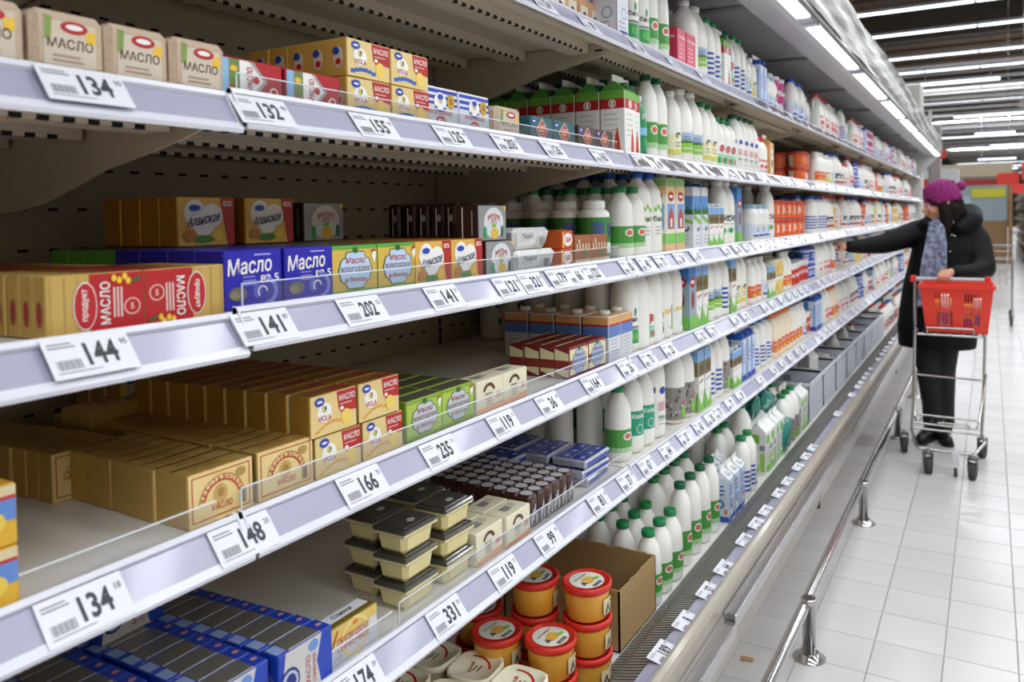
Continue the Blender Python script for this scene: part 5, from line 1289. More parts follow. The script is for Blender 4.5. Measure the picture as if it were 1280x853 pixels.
# white crates
CR = M('f4f5f9', .4).copy(); CR.name = 'crate_plastic'
_b = CR.node_tree.nodes['Principled BSDF']; _o = CR.node_tree.nodes['Material Output']; _t = CR.node_tree.nodes.new('ShaderNodeBsdfTranslucent'); _m = CR.node_tree.nodes.new('ShaderNodeMixShader')
_t.inputs[0].default_value = (.93, .95, 1, 1); _m.inputs[0].default_value = .4
CR.node_tree.links.new(_b.outputs[0], _m.inputs[1]); CR.node_tree.links.new(_t.outputs[0], _m.inputs[2]); CR.node_tree.links.new(_m.outputs[0], _o.inputs[0])
def crate(x, y, z, label, items=True):
    t = root('plastic_crate', label, 'crate', 'white crates on the bottom deck', (x, y, z))
    a, b, h = .245, .175, .20
    g = Geo(); g.box(-a, a, -b, b, 0, .006, CR); part('crate_base', g, t)
    for s in (-1, 1):
        g = Geo(); g.box(min(s*a, s*(a-.004)), max(s*a, s*(a-.004)), -b, b, .006, h, CR)
        for i in range(7):
            y0_ = -b+.02+i*.048; g.box(min(s*a, s*(a+.007)), max(s*a, s*(a+.007)), y0_, y0_+.006, .01, h-.03, CR)
        g.box(min(s*(a-.004), s*(a+.012)), max(s*(a-.004), s*(a+.012)), -b-.01, b+.01, h-.012, h, CR); part('crate_side', g, t)
        g = Geo(); g.box(-a, a, min(s*b, s*(b-.004)), max(s*b, s*(b-.004)), .006, h, CR); g.box(-a-.01, a+.01, min(s*(b-.004), s*(b+.012)), max(s*(b-.004), s*(b+.012)), h-.012, h, CR)
        for i in range(2): g.box(-.10+i*.14, -.06+i*.14, min(s*(b-.006), s*(b+.001)), max(s*(b-.006), s*(b+.001)), h-.07, h-.035, M('9c9ea6', .5))
        part('crate_end', g, t)
    return t
for i in range(8):
    crate(-1.035, 4.12+.385*i, FZ+.003, 'translucent white plastic crate, %s of the row on the bottom deck' % NTH[i])
    for j in range(3): product(('bluetub', 'greengable', 'redtub', 'softb', 'softy', 'redcap', 'bluetub', 'redtub')[i], -.90-.10*j, 4.09+.385*i+random.uniform(-.03, .05), FZ+.07, 'dairy pack lying in the %s crate, %s from the aisle' % (NTH[i], NTH[j]), None, random.uniform(0, 3), detail=False)
y = 7.25; i = 0
while y < Y1-.3:
    kk = ('jugr', 'jugbb', 'redtub', 'jugd', 'jugb', 'jugw')[i % 6]
    y = run('F', kk, DESC[kk], y=y, n=3, deep=2, x=-.80, pitch=.115, detail=False)+.02; i += 1

# ------------------------------------------------------------------ floor, ceiling, hall
TS = .2105
g = Geo(); g.box(-9, 9, -6, 92, -.06, -.004, M('a5a09b', .5)); floor = struct('floor', g)
TM = [M('d3d0cf', .22, spec=.5, var=(1.3, 'c9c5c3', .6)), M('cfccca', .24, spec=.5, var=(1.7, 'd6d3d2', .6)), M('cac6c4', .22, spec=.5, var=(1.1, 'd3d0cf', .6))]
def tile_mesh(m):
    g = Geo(); a = TS/2-.0011; c = .0012
    vs = [(-a, -a, -.003), (a, -a, -.003), (a, a, -.003), (-a, a, -.003), (-a+c, -a+c, 0), (a-c, -a+c, 0), (a-c, a-c, 0), (-a+c, a-c, 0)]
    g.add(vs, [(4, 5, 6, 7), (0, 1, 5, 4), (1, 2, 6, 5), (2, 3, 7, 6), (3, 0, 4, 7)], m); return g.mesh('floor_tile')
TME = [tile_mesh(m) for m in TM]
X0T, Y0T = -.343+TS/2, .135
cnt = 0; restg = Geo()
cells = []
for i in range(-3, 12):
    for j in range(-4, 200):
        x = X0T+i*TS; yv = Y0T+j*TS
        if x > -.343-2.2*TS: cells.append((x, yv))
def seen(x, y):
    q = ROT.transposed() @ Vector((x, y, -CAMZ))
    if q.z > -.1: return False
    px = PCX+FPX*q.x/-q.z; py = PCY-FPX*q.y/-q.z
    return -60 < px < 1340 and py < 920
vis = sorted([c for c in cells if seen(*c)], key=lambda c: c[1])
near_t = set(vis[:290])
for c in cells:
    if c in near_t: link('floor_tile', random.choice(TME), floor, (c[0], c[1], 0))
far_cells = [c for c in cells if c not in near_t]
for i in range(-24, 32):
    for j in range(-4, 190):
        x = X0T+i*TS; yv = Y0T+j*TS
        if i >= 12 and x < 8: far_cells.append((x, yv))
        if i < -3 and yv > Y1+.2: far_cells.append((x, yv))
for x, yv in far_cells:
    a = TS/2-.0011; restg.poly([(x-a, yv-a, -.001), (x+a, yv-a, -.001), (x+a, yv+a, -.001), (x-a, yv+a, -.001)], random.choice(TM))
part('floor_tile', restg, floor, stuff=True)
# bit of cardboard on the floor
single('cardboard_scrap', (lambda g: (g.box(-.02, .02, -.012, .012, 0, .002, M('b08a56', .8)), g)[1])(Geo()), 'small scrap of brown card on the floor under the guard rail', 'litter', None, (-.695, 2.46, .001), .1)

CEILZ = 5.9
g = Geo(); g.box(-9, 9, -6, 92, CEILZ, CEILZ+.05, M('6f5f50', .8, var=(.5, '5a4d42', .7))); ceiling = struct('ceiling', g)
for i in range(66):
    g = Geo(); yv = -5.5+i*1.0; g.box(-9, 9, yv, yv+.05, CEILZ-.06, CEILZ, M('5d5045', .8)); part('ceiling_rib', g, ceiling)
for yv in (10.5, 18.5, 27, 36):
    g = Geo(); g.box(-9, 9, yv, yv+.35, CEILZ-.75, CEILZ-.06, M('4a423b', .8)); part('roof_beam', g, ceiling)
for xv in (1.3,):
    t = root('ventilation_duct', 'wide pale duct under the brown ceiling along the aisle', 'duct', None, (xv, 10, CEILZ-.62))
    g = Geo(); g.cbox(-.38, .38, 0, 24, 0, .5, M('a49a90', .6), .02); part('duct_body', g, t)
    for i in range(8):
        g = Geo(); g.box(-.40, .40, 2+i*3, 2.06+i*3, -.02, .52, M('8f867c', .6)); part('duct_flange', g, t)
LAMP = M('f2f7ff', .4, emit=3.2); LAMPS = M('f2f7ff', .4, emit=1.1)
CL = [14.8, 16.8, 19.5, 21.6, 25.1, 27.1, 28.3, 30.2, 32.1, 34.7, 37, 39.1, 42, 45, 48, 52, 56, 61, 66, 72, 79, 86]
for i, yv in enumerate(CL):
    t = root('ceiling_light', 'long bright tube light row across the hall, %s down the aisle' % NTH[i], 'light', 'ceiling tube rows', (0, yv, 4.95))
    for s in range(5):
        g = Geo(); x0 = -2.2+s*2.0 if i < 5 else -2.2+s*2.0
        g.box(x0, x0+1.96, -.035, .035, -.03, .0, LAMP if i < 5 or i % 3 == 0 else LAMPS); part('light_tube', g, t)
    g = Geo(); g.box(-2.2, 8, -.05, .05, 0, .05, M('b9bcc4', .4)); part('lamp_rail', g, t)
for i, (x0, x1, yv, z) in enumerate(((-1.6, 0.2, 21.0, 4.55), (-1.0, .9, 27.5, 4.4), (-.5, .8, 33, 4.3), (.0, 1.3, 38, 4.2), (1.9, 4.0, 17.0, 4.9), (-.6, 1.2, 48, 4.2), (-.3, 1.6, 60, 4.2))):
    t = root('hanging_light', 'short bright hanging tube light below the rows, %s down the aisle' % NTH[i], 'light', 'hanging lights', (x0, yv, z))
    g = Geo(); g.box(0, x1-x0, -.06, .06, -.05, 0, LAMP); part('light_tube', g, t)
    g = Geo(); g.box(0, x1-x0, -.07, .07, 0, .04, M('c2c6cf', .4)); g.tube((.2, 0, .03), (.2, 0, CEILZ-z), .01, STEEL); g.tube((x1-x0-.2, 0, .03), (x1-x0-.2, 0, CEILZ-z), .01, STEEL); part('lamp_housing', g, t)
for i in range(34):
    yv = 20+i*1.1+i*i*.02
    g = Geo(); g.box(-2.4, 8, yv, yv+.06, 4.75, 4.82, M('c6c4c2', .5)); o = struct('trim_%d' % (i+1), g)
for nm, b in (('wall_left', (-9.1, -9, -6, 92, 0, CEILZ)), ('wall_right', (9, 9.1, -6, 92, 0, CEILZ)), ('wall_far', (-9, 9, 92, 92.1, 0, CEILZ)), ('wall_near', (-9, 9, -6.1, -6, 0, CEILZ))):
    g = Geo(); g.box(*b, M('c9c2b8', .7)); struct(nm, g)
# column and frame past the end of the case
g = Geo(); g.cbox(-1.20, -.83, 11.75, 12.2, 0, 3.2, M('bdb8b2', .6), .02); struct('wall_column', g)
g = Geo(); g.cbox(-.95, -.78, 15.5, 15.8, 0, 3.0, M('a8a29c', .5), .01); struct('wall_post', g)
t = root('sign_frame', 'tall metal frame with a small red sign past the end of the case', 'frame', None, (-.92, 15.0, 0))
g = Geo(); g.cbox(-.03, .03, -.03, .03, 0, 3.2, STEEL, .004); part('post', g, t)
g = Geo(); g.cbox(-.25, .0, -.02, .02, 1.5, 2.0, M('c23a2c', .5), .004); part('sign_board', g, t)
g = Geo(); g.cbox(-.05, .25, -.02, .0, 2.35, 2.5, M('c23a2c', .5), .004); part('sign_board', g, t)
# far gondolas and signs
rr2 = random.Random(5)
COLS = ['c84a3a', 'e3b23c', '5a8a4a', '3a6ab0', 'd8d4cc', '8a4a7a', 'e08a4a', 'b0b4b8', '4a9aa0', 'd9d9d4']
def gondola(x, y0, y1, face, label, h=2.0):
    t = root('gondola_shelving', label, 'shelving', None, (x, y0, 0))
    g = Geo(); g.box(0 if face > 0 else 0, face*-.05 if face < 0 else .05, 0, y1-y0, 0, h, M('b6b2ac', .5)); part('back_panel', g, t)
    for lv in range(6):
        z = .12+lv*.34; g = Geo(); x0, x1 = sorted((0, face*.42)); g.box(x0, x1, 0, y1-y0, z-.03, z, M('d5d2cc', .5)); part('shelf_board', g, t)
    yv = y0+.05; n = 0
    while yv < y1-.2 and n < 34:
        for lv in range(6):
            z = .12+lv*.34; wdt = rr2.uniform(.10, .22); hh = rr2.uniform(.12, .27)
            g = Geo(); g.cbox(-.09, .09, 0, wdt, 0, hh, M(rr2.choice(COLS), .5), .006); g.rect(Face((face*.0905, wdt/2, 0), (0, 1, 0), (0, 0, 1)), -wdt*.3, hh*.3, wdt*.3, hh*.6, M('e6e2d8', .5), 1 if face > 0 else -1)
            single('grocery_box', g, '%s grocery pack, %s along, %s level of %s' % (('coloured', 'small')[lv % 2], nth(n), NTH[lv], 'the right-hand shelving' if face < 0 else 'the far left shelving'), 'grocery', 'grocery packs on the far shelving', (x+face*.30, yv, z))
        yv += .26 if n < 8 else .34; n += 1
gondola(1.22, 21.0, 34.0, -1, 'tall grocery shelving along the right side of the far aisle', 2.2)
gondola(-2.4, 18.0, 24.0, 1, 'grocery shelving beyond the end of the dairy case', 2.0)
for i, (x, yv, z, w, h, c) in enumerate(((.10, 15, 1.86, .32, .20, 'd2362a'), (.44, 14.5, 1.92, .40, .28, 'd2362a'), (.30, 14, 1.70, .30, .14, 'd2362a'))):
    g = Geo(); g.cbox(0, w, -.01, .01, 0, h, M(c, .5), .003); g.tube((w/2, 0, h), (w/2, 0, CEILZ-z), .003, STEEL, 5)
    single('hanging_sign', g, 'red hanging sign over the far aisle, %s from the left' % NTH[i], 'sign', 'red hanging signs', (x, yv, z), .0)
t = root('kiosk', 'pale kiosk with yellow sign and pale window at the far end', 'kiosk', None, (-.2, 24, 0))
g = Geo(); g.box(-.6, .6, 0, 2, 0, 1.15, M('a5815a', .6)); part('counter', g, t)
g = Geo(); g.box(-1.2, .72, -.05, 2.2, 2.35, 2.7, M('d9cbb0', .6)); g.box(-.72, -.62, -.05, .1, 0, 2.35, M('b98a5a', .6)); g.box(.62, .72, -.05, .1, 0, 2.35, M('b98a5a', .6)); part('frame', g, t)
g = Geo(); g.box(-.25, .55, -.08, -.03, 1.78, 2.02, M('e6df3a', .5)); part('sign_board', g, t, label='yellow sign board')
g = Geo(); g.box(-.45, .55, -.06, -.02, 2.12, 2.28, M('b8332c', .5)); part('sign_board', g, t, label='red sign board')
g = Geo(); g.box(-.58, -.28, -.04, -.02, 1.55, 1.85, M('bcd6e0', .3)); part('window_pane', g, t)
g = Geo(); g.box(-.6, .6, -.02, .0, 1.15, 2.3, M('a9bcc2', .3)); part('window_pane', g, t)
t = root('display_cabinet', 'white display cabinet beside the kiosk at the far end', 'cabinet', None, (-1.2, 22, 0))
g = Geo(); g.cbox(-.5, .5, 0, .6, 0, 2.5, M('d6d6d6', .5), .02); part('cabinet_body', g, t); g = Geo(); g.box(-.4, .4, -.02, 0, .4, 2.2, M('b9c2c6', .2)); part('door', g, t)

# ------------------------------------------------------------------ the shopper
def soften(o, vox, it=6, fac=.5):
    r = o.modifiers.new('remesh', 'REMESH'); r.mode = 'VOXEL'; r.voxel_size = vox; r.use_smooth_shade = True
    s = o.modifiers.new('smooth', 'SMOOTH'); s.factor = fac; s.iterations = it
def limb(g, pts, mat, segs=12):
    """tapered limb through (point, radius) joints"""
    for (p, r), (q, r2) in zip(pts, pts[1:]): g.tube(p, q, r, mat, segs, r2)
    for p, r in pts: g.ball(p, r, mat, 8)
def rings(g, rs, mat, segs=24):
    vs = []
    for cx, cy, z, rx, ry in rs:
        for k in range(segs):
            t = 2*PI*k/segs; vs.append((cx+rx*math.cos(t), cy+ry*math.sin(t), z))
    fs = [(i*segs+k, i*segs+(k+1) % segs, (i+1)*segs+(k+1) % segs, (i+1)*segs+k) for i in range(len(rs)-1) for k in range(segs)]
    fs += [tuple(range(segs))[::-1], tuple(range((len(rs)-1)*segs, len(rs)*segs))]
    g.add(vs, fs, mat, True)
PX, PY = -.27, 5.42
who = root('person', 'person in black padded coat and magenta knit hat reaching to the shelf, hand on trolley', 'person', None, (PX, PY, 0))
def ppart(name, g, par=None, label=None):
    g.v = [(x-PX, y-PY, z) for x, y, z in g.v]
    return part(name, g, par or who, (0, 0, 0), label)
SKIN = M('c98f76', .5); COAT = M('050507', .6, bump=(14, 14, 14), bstr=.5, spec=.2); TROU = M('0a0a0b', .75)
g = Geo()
limb(g, [((-.27, 5.43, .86), .10), ((-.255, 5.43, 1.12), .095), ((-.245, 5.42, 1.30), .085)], SKIN)
limb(g, [((-.245, 5.41, 1.30), .05), ((-.255, 5.385, 1.40), .046), ((-.262, 5.375, 1.45), .048)], SKIN)
limb(g, [((-.245, 5.42, 1.33), .055), ((-.385, 5.40, 1.325), .048), ((-.59, 5.26, 1.245), .038), ((-.765, 5.13, 1.232), .026), ((-.785, 5.12, 1.232), .024)], SKIN)
limb(g, [((-.245, 5.42, 1.33), .055), ((-.085, 5.43, 1.30), .048), ((-.045, 5.34, 1.09), .038), ((-.175, 5.14, 1.085), .026), ((-.20, 5.115, 1.085), .024)], SKIN)
limb(g, [((-.31, 5.43, .84), .085), ((-.335, 5.37, .46), .055), ((-.325, 5.42, .09), .038)], SKIN)
limb(g, [((-.23, 5.44, .84), .085), ((-.255, 5.40, .46), .055), ((-.255, 5.46, .09), .038)], SKIN)
# head, turned to the shelf
hc = Vector((-.268, 5.365, 1.482)); hd = Vector((-.93, -.34, -.12)).normalized(); hs_ = Vector((.34, -.93, 0)).normalized(); hu = hd.cross(hs_).normalized()
if hu.z < 0: hu = -hu
def hp(f, s, u): return tuple(hc+hd*f+hs_*s+hu*u)
g.ball(tuple(hc), .088, SKIN, 12, 1, .92, 1.12)
limb(g, [(hp(.045, 0, -.02), .052), (hp(.058, 0, -.075), .034)], SKIN)                 # jaw and chin
limb(g, [(hp(.086, 0, .008), .008), (hp(.107, 0, -.022), .011), (hp(.094, 0, -.030), .010)], SKIN, 8)   # nose
limb(g, [(hp(.083, -.022, -.048), .008), (hp(.091, 0, -.050), .010), (hp(.083, .022, -.048), .008)], SKIN, 8)   # mouth
limb(g, [(hp(.082, -.034, .018), .008), (hp(.088, 0, .018), .009), (hp(.082, .034, .018), .008)], SKIN, 8)      # brow
g.ball(hp(.062, .038, -.022), .030, SKIN); g.ball(hp(.062, -.038, -.022), .030, SKIN)      # cheeks
for s in (-1, 1): limb(g, [(hp(-.005, s*.084, -.018), .010), (hp(-.012, s*.088, .014), .013)], SKIN, 8)
# right hand closing on a blue cap
def finger(p, a, b, c, r=.0088): limb(g, [(p, r*1.1), (a, r), (b, r*.92), (c, r*.8)], SKIN, 8)
HX, HY = .045, -.155
limb(g, [((-.785, 5.12, 1.232), .024), ((-.822, 5.110, 1.236), .027)], SKIN)
for i in range(4):
    o = .017*(i-1.5); l = (.9, 1.0, .97, .8)[i]
    finger((-.833, 5.113+o, 1.246), (-.863, 5.108+o, 1.254), (-.863-.020*l, 5.106+o, 1.238), (-.863-.022*l, 5.106+o, 1.218-.008*l))
finger((-.803, 5.090, 1.222), (-.823, 5.073, 1.212), (-.843, 5.077, 1.210), (-.857, 5.083, 1.212), .0100)
# left hand round the trolley handle
limb(g, [((-.20, 5.115, 1.085), .023), ((-.222, 5.092, 1.080), .026), ((-.245, 5.085, 1.078), .024)], SKIN)
for i in range(4):
    o = .018*(i-1.5); l = (.85, 1.0, .97, .85)[i]
    finger((-.235+o, 5.080, 1.078), (-.236+o, 5.050, 1.082), (-.237+o, 5.030, 1.064), (-.237+o, 5.034, 1.043-.004*l))
finger((-.232+.03, 5.085, 1.068), (-.215, 5.078, 1.046), (-.225, 5.066, 1.034), (-.238, 5.056, 1.030), .0100)
body = ppart('body', g); soften(body, .0058, 4, .45)
for s in (-1, 1):
    g = Geo(); g.ball(hp(.078, s*.030, .000), .011, M('e6dfd8', .3)); g.ball(hp(.0865, s*.031, .000), .005, M('2a1c16', .2)); ppart('eye', g)
g = Geo(); limb(g, [(hp(.0905, -.016, -.049), .004), (hp(.0985, 0, -.051), .0052), (hp(.0905, .016, -.049), .004)], M('a04a48', .5), 8); ppart('lips', g)
# coat
g = Geo()
rings(g, [(-.300, 5.43, .585, .225, .155), (-.295, 5.43, .72, .235, .165), (-.27, 5.43, .95, .232, .160), (-.245, 5.43, 1.10, .222, .150), (-.235, 5.425, 1.22, .205, .135), (-.235, 5.42, 1.32, .175, .115), (-.235, 5.415, 1.385, .12, .09)], COAT)
limb(g, [((-.33, 5.41, 1.325), .088), ((-.42, 5.39, 1.305), .082), ((-.59, 5.26, 1.245), .064), ((-.70, 5.18, 1.234), .050), ((-.772, 5.126, 1.231), .040)], COAT, 16)
limb(g, [((-.14, 5.42, 1.32), .095), ((-.085, 5.42, 1.26), .092), ((-.040, 5.34, 1.10), .075), ((-.11, 5.22, 1.075), .058), ((-.178, 5.138, 1.082), .046)], COAT, 16)
limb(g, [((-.345, 5.33, 1.365), .045), ((-.30, 5.46, 1.40), .055), ((-.20, 5.50, 1.42), .075), ((-.115, 5.46, 1.415), .078), ((-.095, 5.37, 1.385), .060), ((-.16, 5.32, 1.345), .045)], COAT, 14)   # hood and collar
for z in (1.16, 1.02, .88, .74): pass
coat = ppart('coat', g); soften(coat, .011, 5)
for dx, z in ((-.205, 1.30), (-.190, 1.295), (-.215, 1.20)):
    g = Geo(); g.ball((dx, 5.275, z), .007, STEEL); ppart('snap_button', g)
# trousers and shoes
g = Geo()
limb(g, [((-.335, 5.43, .72), .095), ((-.345, 5.37, .45), .072), ((-.325, 5.41, .22), .060), ((-.325, 5.42, .10), .058)], TROU, 14)
limb(g, [((-.245, 5.44, .72), .095), ((-.258, 5.40, .45), .072), ((-.255, 5.45, .22), .060), ((-.255, 5.46, .10), .058)], TROU, 14)
rings(g, [(-.29, 5.43, .60, .15, .11), (-.29, 5.43, .80, .16, .12)], TROU)
ppart('trousers', g); soften(who.children[-1], .011, 4)
for sx, ex, sy_ in ((-.33, -.37, 5.43), (-.252, -.22, 5.455)):
    g = Geo(); S = M('131314', .35)
    limb(g, [((sx, sy_, .060), .045), ((sx-.02, sy_-.07, .045), .042), ((ex-.01, sy_-.165, .034), .032)], S, 12)
    g.v = [(x, y, max(z, .012)) for x, y, z in g.v]
    shoe = ppart('shoe', g); soften(shoe, .007, 3)
    g = Geo(); n = 14
    pts = [(sx+.040*math.cos(t), sy_+.045*math.sin(t)) for t in [PI*k/6 for k in range(0, 7)]]+[(ex-.01+.036*math.cos(t), sy_-.168+.036*math.sin(t)) for t in [PI+PI*k/6 for k in range(0, 7)]]
    vs = [(x-PX, y-PY, z) for z in (.0, .014) for x, y in pts]; m = len(pts)
    g.add(vs, [tuple(range(m))[::-1], tuple(range(m, 2*m))]+[(i, (i+1) % m, m+(i+1) % m, m+i) for i in range(m)], M('1c1c1c', .7)); part('sole', g, shoe)
# scarf
SCF = M('9aa3bd', .85, var=(38, '3f4252', .9), bump=(120, 120, 120), bstr=.5)
g = Geo()
limb(g, [((-.325, 5.345, 1.375), .030), ((-.27, 5.305, 1.36), .035), ((-.205, 5.335, 1.395), .035), ((-.175, 5.40, 1.42), .030)], SCF, 12)
def strip(pts):
    for (x, y, z, w, a), (x2, y2, z2, w2, a2) in zip(pts, pts[1:]):
        t = .014; vs = []
        for X, Y, Z, W, A in ((x, y, z, w, a), (x2, y2, z2, w2, a2)):
            for sx, sy in ((-1, -1), (1, -1), (1, 1), (-1, 1)): vs.append((X+sx*W+sy*0, Y+sy*t+A*sx, Z))
        g.add(vs, [(0, 1, 5, 4), (1, 2, 6, 5), (2, 3, 7, 6), (3, 0, 4, 7), (0, 3, 2, 1), (4, 5, 6, 7)], SCF)
strip([(-.285, 5.290, 1.38, .045, 0), (-.300, 5.272, 1.26, .050, 0), (-.325, 5.255, 1.12, .050, 0), (-.345, 5.248, .95, .045, .01), (-.352, 5.246, .86, .042, .01)])
strip([(-.275, 5.280, 1.37, .028, 0), (-.262, 5.262, 1.24, .030, 0), (-.262, 5.250, 1.10, .030, 0), (-.268, 5.248, 1.00, .028, 0)])
ppart('scarf', g); soften(who.children[-1], .009, 3)
# hat and hair
HAT = M('8c1268', .8, bump=(75, 75, 75), bstr=1.0, var=(60, '5e0a46', .7))
g = Geo()
rot = Matrix.Rotation(math.radians(-16), 4, 'Y')
def hat_pt(x, y, z):
    v = rot @ Vector((x, y, z)); return (v.x-.258, v.y+5.372, v.z+1.515)
hg = Geo(); hg.lathe([(.098, -.022), (.106, -.010), (.107, .030), (.103, .065), (.086, .098), (.055, .120), (.020, .130), (.004, .131)], HAT, 28)
for k in range(14): hg.tube((.1045*math.cos(k*2*PI/14), .1045*math.sin(k*2*PI/14), -.018), (.088*math.cos(k*2*PI/14), .088*math.sin(k*2*PI/14), .098), .0075, HAT, 6, .006)
hg.v = [hat_pt(*v) for v in hg.v]
hat = ppart('hat', hg)
g = Geo(); g.ball((-.158, 5.385, 1.598), .030, HAT, 10); g.v = [(x-PX, y-PY, z) for x, y, z in g.v]; part('pompom', g, hat)
HAIR = M('1a0f0b', .65, bump=(20, 20, 160), bstr=.6, spec=.15)
g = Geo()
limb(g, [((-.255, 5.295, 1.490), .030), ((-.240, 5.290, 1.43), .038), ((-.235, 5.295, 1.36), .036), ((-.245, 5.290, 1.31), .022)], HAIR, 12)
limb(g, [((-.245, 5.305, 1.475), .036), ((-.205, 5.315, 1.465), .040), ((-.20, 5.33, 1.40), .034)], HAIR, 12); limb(g, [((-.20, 5.38, 1.49), .060), ((-.19, 5.38, 1.43), .055)], HAIR, 12); limb(g, [(hp(.078, -.040, .046), .009), (hp(.086, -.01, .052), .009), (hp(.078, .042, .044), .010), (hp(.045, .080, .01), .014)], HAIR, 10)
ppart('hair', g); soften(who.children[-1], .007, 3)
product('bluetub', -.935, 5.262, SHELF['C']-.19, 'white cup with blue lid held in the reaching hand', None, detail=False) if False else None
t_ = product('bluetub', -.868, 5.105, 1.128, 'white cup with blue lid held in the reaching hand', None, detail=True, s=.72)
product('bluetub', -.885, 5.105, SHELF['D']+.0005, 'white cup with blue lid standing on the shelf below the reaching hand', None, detail=True, s=.5)

# ------------------------------------------------------------------ trolley with red hand basket
WIRE = M('b9b7b2', .22, .95); RUB = M('3a3a3c', .7)
cart = root('shopping_trolley', 'two-tier wire shopping trolley carrying a red hand basket on the white tiles', 'trolley', None, (-.21, 4.9, 0))
CX, CY = -.21, 4.9
def cpart(name, g, par=None, label=None, s=None):
    g.v = [(x-CX, y-CY, z) for x, y, z in g.v]
    return part(name, g, par or cart, (0, 0, 0), label)
r = .0085
for s, xt, xb in (('L', -.395, -.415), ('R', -.025, -.045)):
    g = Geo(); g.path([(xb, 5.06, .13), (xb+.01, 5.06, .30), (xt, 5.065, .80), (xt, 5.07, 1.035)], r, WIRE, 10)
    g.path([(xb, 5.06, .14), (xb+.02, 4.90, .15), (xb+.06 if s == 'L' else xb-.03, 4.72, .125)], r, WIRE, 10)
    g.path([(xt+.005, 5.06, .50), (xb+.035 if s == 'L' else xb-.01, 4.84, .27), (xb+.05 if s == 'L' else xb-.02, 4.76, .26)], r*.8, WIRE, 8)
    cpart('side_frame', g)
    g = Geo(); g.path([(xt, 5.06, .765), (xt+(.03 if s == 'L' else -.005), 4.90, .76), (xt+(.04 if s == 'L' else -.015), 4.76, .76)], r*.8, WIRE, 8); cpart('cradle_rail', g)
g = Geo(); g.tube((-.415, 5.07, 1.045), (-.005, 5.07, 1.045), .0125, M('bcbcc0', .35), 14); cpart('handle_bar', g)
for x in (-.405, -.012):
    g = Geo(); g.cbox(x-.016, x+.016, 5.052, 5.088, 1.025, 1.065, M('d5312a', .4), .004); cpart('handle_clamp', g, None, 'red plastic clamp')
g = Geo(); g.path([(-.355, 4.76, .76), (-.04, 4.76, .76)], r*.8, WIRE, 8); g.path([(-.31, 4.755, .76), (-.31, 4.755, .80), (-.08, 4.755, .80), (-.08, 4.755, .76)], r*.6, WIRE, 8); cpart('cradle_front', g)
for i in range(5):
    g = Geo(); x = -.34+i*.07; g.path([(x, 5.06, .765), (x, 4.76, .758)], .003, WIRE, 6); cpart('cradle_wire', g)
g = Geo(); g.path([(-.395, 5.055, .475), (-.045, 5.055, .465)], r*.7, WIRE, 8); cpart('cross_bar', g)
for z, y in ((.262, 4.74), (.235, 4.73), (.282, 4.86)):
    g = Geo(); g.path([(-.375, y, z), (-.055, y, z-.004)], r*.7, WIRE, 8); cpart('cross_bar', g)
for i in range(6):
    g = Geo(); x = -.36+i*.06; g.path([(x, 5.04, .22), (x, 4.74, .255)], .003, WIRE, 6); cpart('rack_wire', g)
g = Geo(); g.path([(-.25, 4.725, .262), (-.25, 4.70, .285), (-.10, 4.70, .285), (-.10, 4.725, .262)], .005, WIRE, 6); cpart('rack_loop', g)
g = Geo(); g.path([(-.345, 4.71, .128), (-.07, 4.70, .128)], r, WIRE, 8); cpart('axle_bar', g)
g = Geo(); g.cbox(-.183, -.148, 4.688, 4.696, .06, .135, M('d7d7da', .4), .002); g.lathe([(.022, 0), (.024, .004), (.024, .014), (.022, .018)], RUB, 14, z=0)
n = len(g.v)-4*14
g.v = g.v[:n]+[( -.1655+z-.009, 4.69+x, .025+y) for x, y, z in g.v[n:]]; cpart('stopper_wheel', g)
for x, y, a in ((-.302, 4.687, .3), (-.083, 4.678, -.2), (-.455, 5.046, .2), (-.041, 5.12, -.3)):
    w = Geo(); c_, s_ = math.cos(a), math.sin(a); R0 = .046
    w.lathe([(R0*.80, -.017), (R0, -.014), (R0, -.005), (R0*.93, 0), (R0, .005), (R0, .014), (R0*.80, .017)], RUB, 22)
    w.v = [(x+c_*zz-s_*xx, y+s_*zz+c_*xx, R0+yy) for xx, yy, zz in w.v]; wheel = cpart('wheel', w)
    g = Geo()
    for q in (-.021, .021): g.cbox(-.003+q, .003+q, -.018, .018, R0, .115, M('5a5a5c', .5), .001)
    g.box(-.024, .024, -.02, .02, .108, .118, M('5a5a5c', .5)); g.tube((0, 0, .115), (0, 0, .135), .012, WIRE, 10); g.tube((-.024, 0, R0), (.024, 0, R0), .006, WIRE, 8)
    g.v = [(x+c_*xx-s_*yy-CX, y+s_*xx+c_*yy-CY, zz) for xx, yy, zz in g.v]; part('caster_fork', g, wheel)
